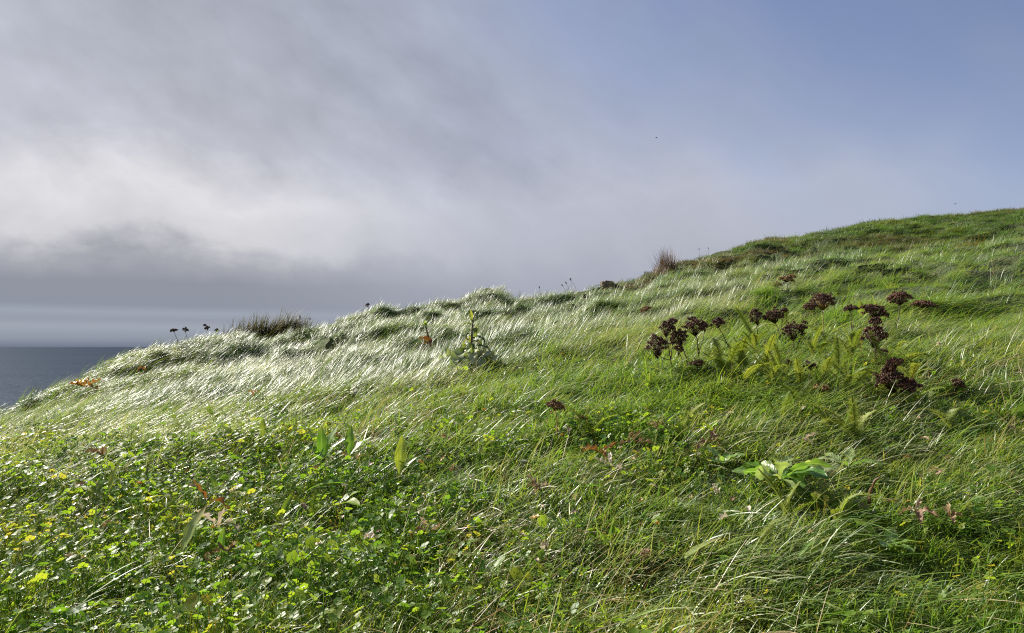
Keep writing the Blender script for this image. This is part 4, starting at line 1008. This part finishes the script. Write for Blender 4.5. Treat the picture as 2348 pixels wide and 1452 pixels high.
def stems(label, base, st, mat, name='dry_grass_stem', rad=0.0009, group='single dry stems in the foreground'):
    g = ground(*base, 0.02); D = g[1]; k = D / F
    t = thing(name, label, 'dry stem', g, 0, group)
    for dx, dy, bow in st:
        m = MB(); e = np.array([dx * k, random.gauss(0, 0.01), dy * k]); f0 = np.array([0, 0, -0.02])
        m.tube([f0 + (e - f0) * q / 6 + np.array([0, 0, bow * k * math.sin(math.pi * q / 6)]) for q in range(7)], [rad * (1.15 - 0.7 * q / 6) for q in range(7)], 4, shade=random.random())
        obj('stem', m.mesh('stem', M[mat]), t)
for lb, b, st, mt in [
    ('forked reddish stem in the clover hollow', (745, 1240), [(48, 100, 0), (52, 150, 0), (30, 24, 4)], 'red_stem'),
    ('two thin pale stems right of the forked reddish stem', (800, 1200), [(32, 78, 0), (-16, 70, 0), (44, 96, 0)], 'strawL'),
    ('bent reddish twig in the shaded clover', (660, 1170), [(-38, 62, 0), (-40, 30, 3)], 'red_stem'),
    ('arching pale straw over the green tussock in the lower middle', (1035, 1110), [(95, -10, 30), (60, 30, 22), (120, -40, 30)], 'strawL'),
    ('tangle of white straws left of centre', (850, 1010), [(90, 28, 8), (-60, 30, 8), (130, -6, 20), (60, 40, 4), (100, 10, 16)], 'strawL'),
    ('fallen straws left of the tangle of white straws', (640, 990), [(-60, 10, 12), (70, 14, 12), (-30, 28, 10)], 'strawL'),
    ('long pale straw standing at the upper left meadow', (730, 950), [(24, 60, 2), (-8, 44, 0)], 'strawL'),
    ('curved straw over the dark hollow right of centre', (1330, 880), [(36, 44, 8), (44, 70, 2)], 'strawL'),
    ('pale straws crossing right of the dark hollow', (1440, 880), [(-12, 44, 0), (18, 40, 2), (-60, 6, 14)], 'strawL'),
    ('arched white stalk beside the brown curled stem', (1945, 1165), [(70, 6, 24), (90, -8, 12)], 'strawL'),
    ('straw arcs through the right-hand meadow', (2080, 1040), [(110, -40, 40), (-90, 10, 26), (60, 50, 8)], 'strawL'),
    ('golden straws under the lowest brown clump', (1980, 980), [(-36, 70, 4), (30, 74, 4), (-70, 40, 12)], 'strawL'),
    ('long straw leaning over the flat dried head at right', (2150, 790), [(-40, 90, 6), (-70, 70, 14)], 'strawL'),
    ('forked dry twig left of the tall narrow dried head', (1555, 745), [(-16, 34, 0), (16, 26, 0)], 'strawL'),
    ('pale bare twigs beside the two-headed dried yarrow', (1810, 780), [(-36, 22, 4), (-30, 40, 2)], 'strawL'),
    ('tan looped straw between the two brown clumps', (1690, 780), [(10, 18, 0), (22, 26, 8)], 'strawL'),
    ('straws at the bottom left of the middle', (560, 1280), [(40, 60, 0), (60, 36, 0)], 'strawL'),
    ('white curved straw at the bottom left', (330, 1290), [(46, 20, 14), (-30, 30, 8)], 'strawL')]:
    stems(lb, b, st, mt)
def brown_curl():
    g = ground(1992, 1160, 0.02); k = g[1] / F
    t = thing('dead_stalk', 'brown curled withered stalk arching over the grass at right', 'dead stalk', g)
    m = MB(); P = [(0, 0, -0.01), (0.001, 0, 30 * k), (4 * k, 0, 52 * k), (16 * k, 0, 76 * k), (32 * k, 0, 88 * k)]
    m.strip(P, [5 * k, 7 * k, 7 * k, 5 * k, 0], (0.8, 0.6, 0.1), shade=0.4); m.strip(P, [4 * k, 6 * k, 5 * k, 4 * k, 0], (-0.3, 0.9, 0.1), shade=0.2)
    obj('stalk', m.mesh('stalk', M['dead']), t)
    m = MB(); m.leaf(130 * k, 12 * k, 0.6, -0.9, 0.6, 12, wav=0.5, shade=0.4); obj('withered_leaf', m.mesh('withered_leaf', M['dead']), t, (0, 0, 18 * k), (0, 0, -0.2))
    m = MB(); m.leaf(44 * k, 12 * k, 1.2, 0.3, 0.6, 9, wav=0.5, shade=0.8); obj('withered_leaf', m.mesh('withered_leaf', M['pale']), t, (-4 * k, 0, 2 * k), (0, 0, 3.6))
brown_curl()
def puff(label, c, r, hgt, mat, n=60, name='dry_clover_flower', droop=-0.4):
    g = ground(*c, 0.02); k = g[1] / F
    t = thing(name, label, 'flower', g, 0, 'small flower heads in the foreground')
    s = MB(); s.tube([(0, 0, -0.02), (0.002, 0, hgt * 0.6), (0, 0, hgt)], 0.001, 4); obj('stem', s.mesh('stem', M['dry_stem']), t)
    m = MB()
    for i in range(n):
        m.leaf(r * k * random.uniform(0.8, 1.2), 2.6 * k, random.uniform(-0.7, 1.4), random.uniform(-0.9, 0.7) + droop * 0.3, 0.4, 4, origin=(0, 0, hgt), rz=random.uniform(0, 6.28), shade=random.random())
    obj('florets', m.mesh('florets', M[mat]), t)
puff('pinkish-tan shaggy dry clover flower right of centre', (1507, 990), 24, 0.035, 'pink', 70)
puff('pale pink dry clover flower at the bottom edge', (1474, 1298), 22, 0.04, 'pink', 60)
puff('dark red dry clover flower by the ferny leaves at right', (1995, 950), 13, 0.03, 'dead', 36)
puff('small white dry clover head in the meadow at far right', (2155, 800), 9, 0.04, 'pale', 24)
puff('small tan dry clover head at the lower right', (1940, 1150), 10, 0.035, 'pink', 26)
def tiny_flowers():
    g = ground(1200, 1075, 0.01); k = g[1] / F
    t = thing('yarrow_flower', 'small white yarrow flower cluster in the middle foreground', 'flower', g)
    s = MB(); e = np.array([0, 0, 22 * k]); cs = []
    s.tube([(0, 0, -0.02), (0, 0, 12 * k)], 0.0013, 5)
    for i in range(9):
        a = i * 2.4; r = 11 * k * math.sqrt((i + 0.3) / 9); c = np.array([r * math.cos(a), r * math.sin(a), 26 * k - r * 0.2]); cs.append(c); s.tube([(0, 0, 12 * k), c], 0.0007, 3)
    c2 = np.array([-18 * k, 0, 16 * k]); s.tube([(0, 0, 2 * k), c2], 0.0008, 3)
    obj('stem', s.mesh('stem', M['frond']), t)
    m = MB()
    for c in cs + [c2, c2 + np.array([4 * k, 0, -k])]:
        for j in range(5): m.blob(c + np.array([2.6 * k * math.cos(j * 1.26), 2.6 * k * math.sin(j * 1.26), 0]), 2.0 * k, shade=random.random(), squash=0.4)
    obj('florets', m.mesh('florets', M['white_petal']), t)
    g = ground(1296, 840, 0.01); k = g[1] / F
    t = thing('yellow_flower', 'small yellow dandelion-like flower on a thin stem at mid slope', 'flower', g)
    s = MB(); s.tube([(0, 0, -0.02), (-3 * k, 0, 16 * k), (-6 * k, 0, 30 * k)], 0.0012, 5); obj('stem', s.mesh('stem', M['frond']), t)
    m = MB()
    for i in range(22): m.leaf(6 * k, 2.4 * k, 0.9, 0.2, 0.1, 3, origin=(-6 * k, 0, 30 * k), rz=i * 0.2856, shade=random.random())
    obj('petals', m.mesh('petals', M['yellow_petal']), t)
tiny_flowers()

# ------------------------------------------------------------------ birds far out in the sky
def bird(label, px, py, D, bank):
    p = at_depth(px, py, D)
    t = thing('bird', label, 'bird', p, 0.2, None)
    m = MB(); m.tube([(-0.30, 0, 0.0), (-0.2, 0, 0.01), (0.0, 0, 0.015), (0.18, 0, 0.02), (0.28, 0, 0.02), (0.34, 0, 0.01)], [0.01, 0.05, 0.085, 0.06, 0.045, 0.006], 8); obj('body', m.mesh('body', M['bird']), t, rot=(bank, 0, 0))
    for sg in (-1, 1):
        w = MB(); pts = [(0.02, sg * 0.04, 0.03), (0.06, sg * 0.25, 0.13), (0.0, sg * 0.45, 0.12), (-0.12, sg * 0.62, 0.08)]
        w.strip(pts, [0.10, 0.085, 0.06, 0], (1, 0, 0), shade=0.4); w.strip([(a, b, c + 0.012) for a, b, c in pts], [0.09, 0.075, 0.05, 0], (1, 0, 0), shade=0.6)
        obj('wing', w.mesh('wing', M['bird']), t, rot=(bank, 0, 0))
    m = MB(); m.strip([(-0.26, 0, 0.0), (-0.36, 0, 0.0), (-0.44, 0, 0.0)], [0.03, 0.06, 0.0], (0, 1, 0)); obj('tail', m.mesh('tail', M['bird']), t, rot=(bank, 0, 0))
bird('small dark bird gliding high in the grey-blue sky', 1505, 316, 190.0, 0.2)
bird('tiny dark bird low above the hill crest at far right', 2190, 468, 210.0, -0.1)

# ------------------------------------------------------------------ turf around everything above
lay_turf()
lay_clover()
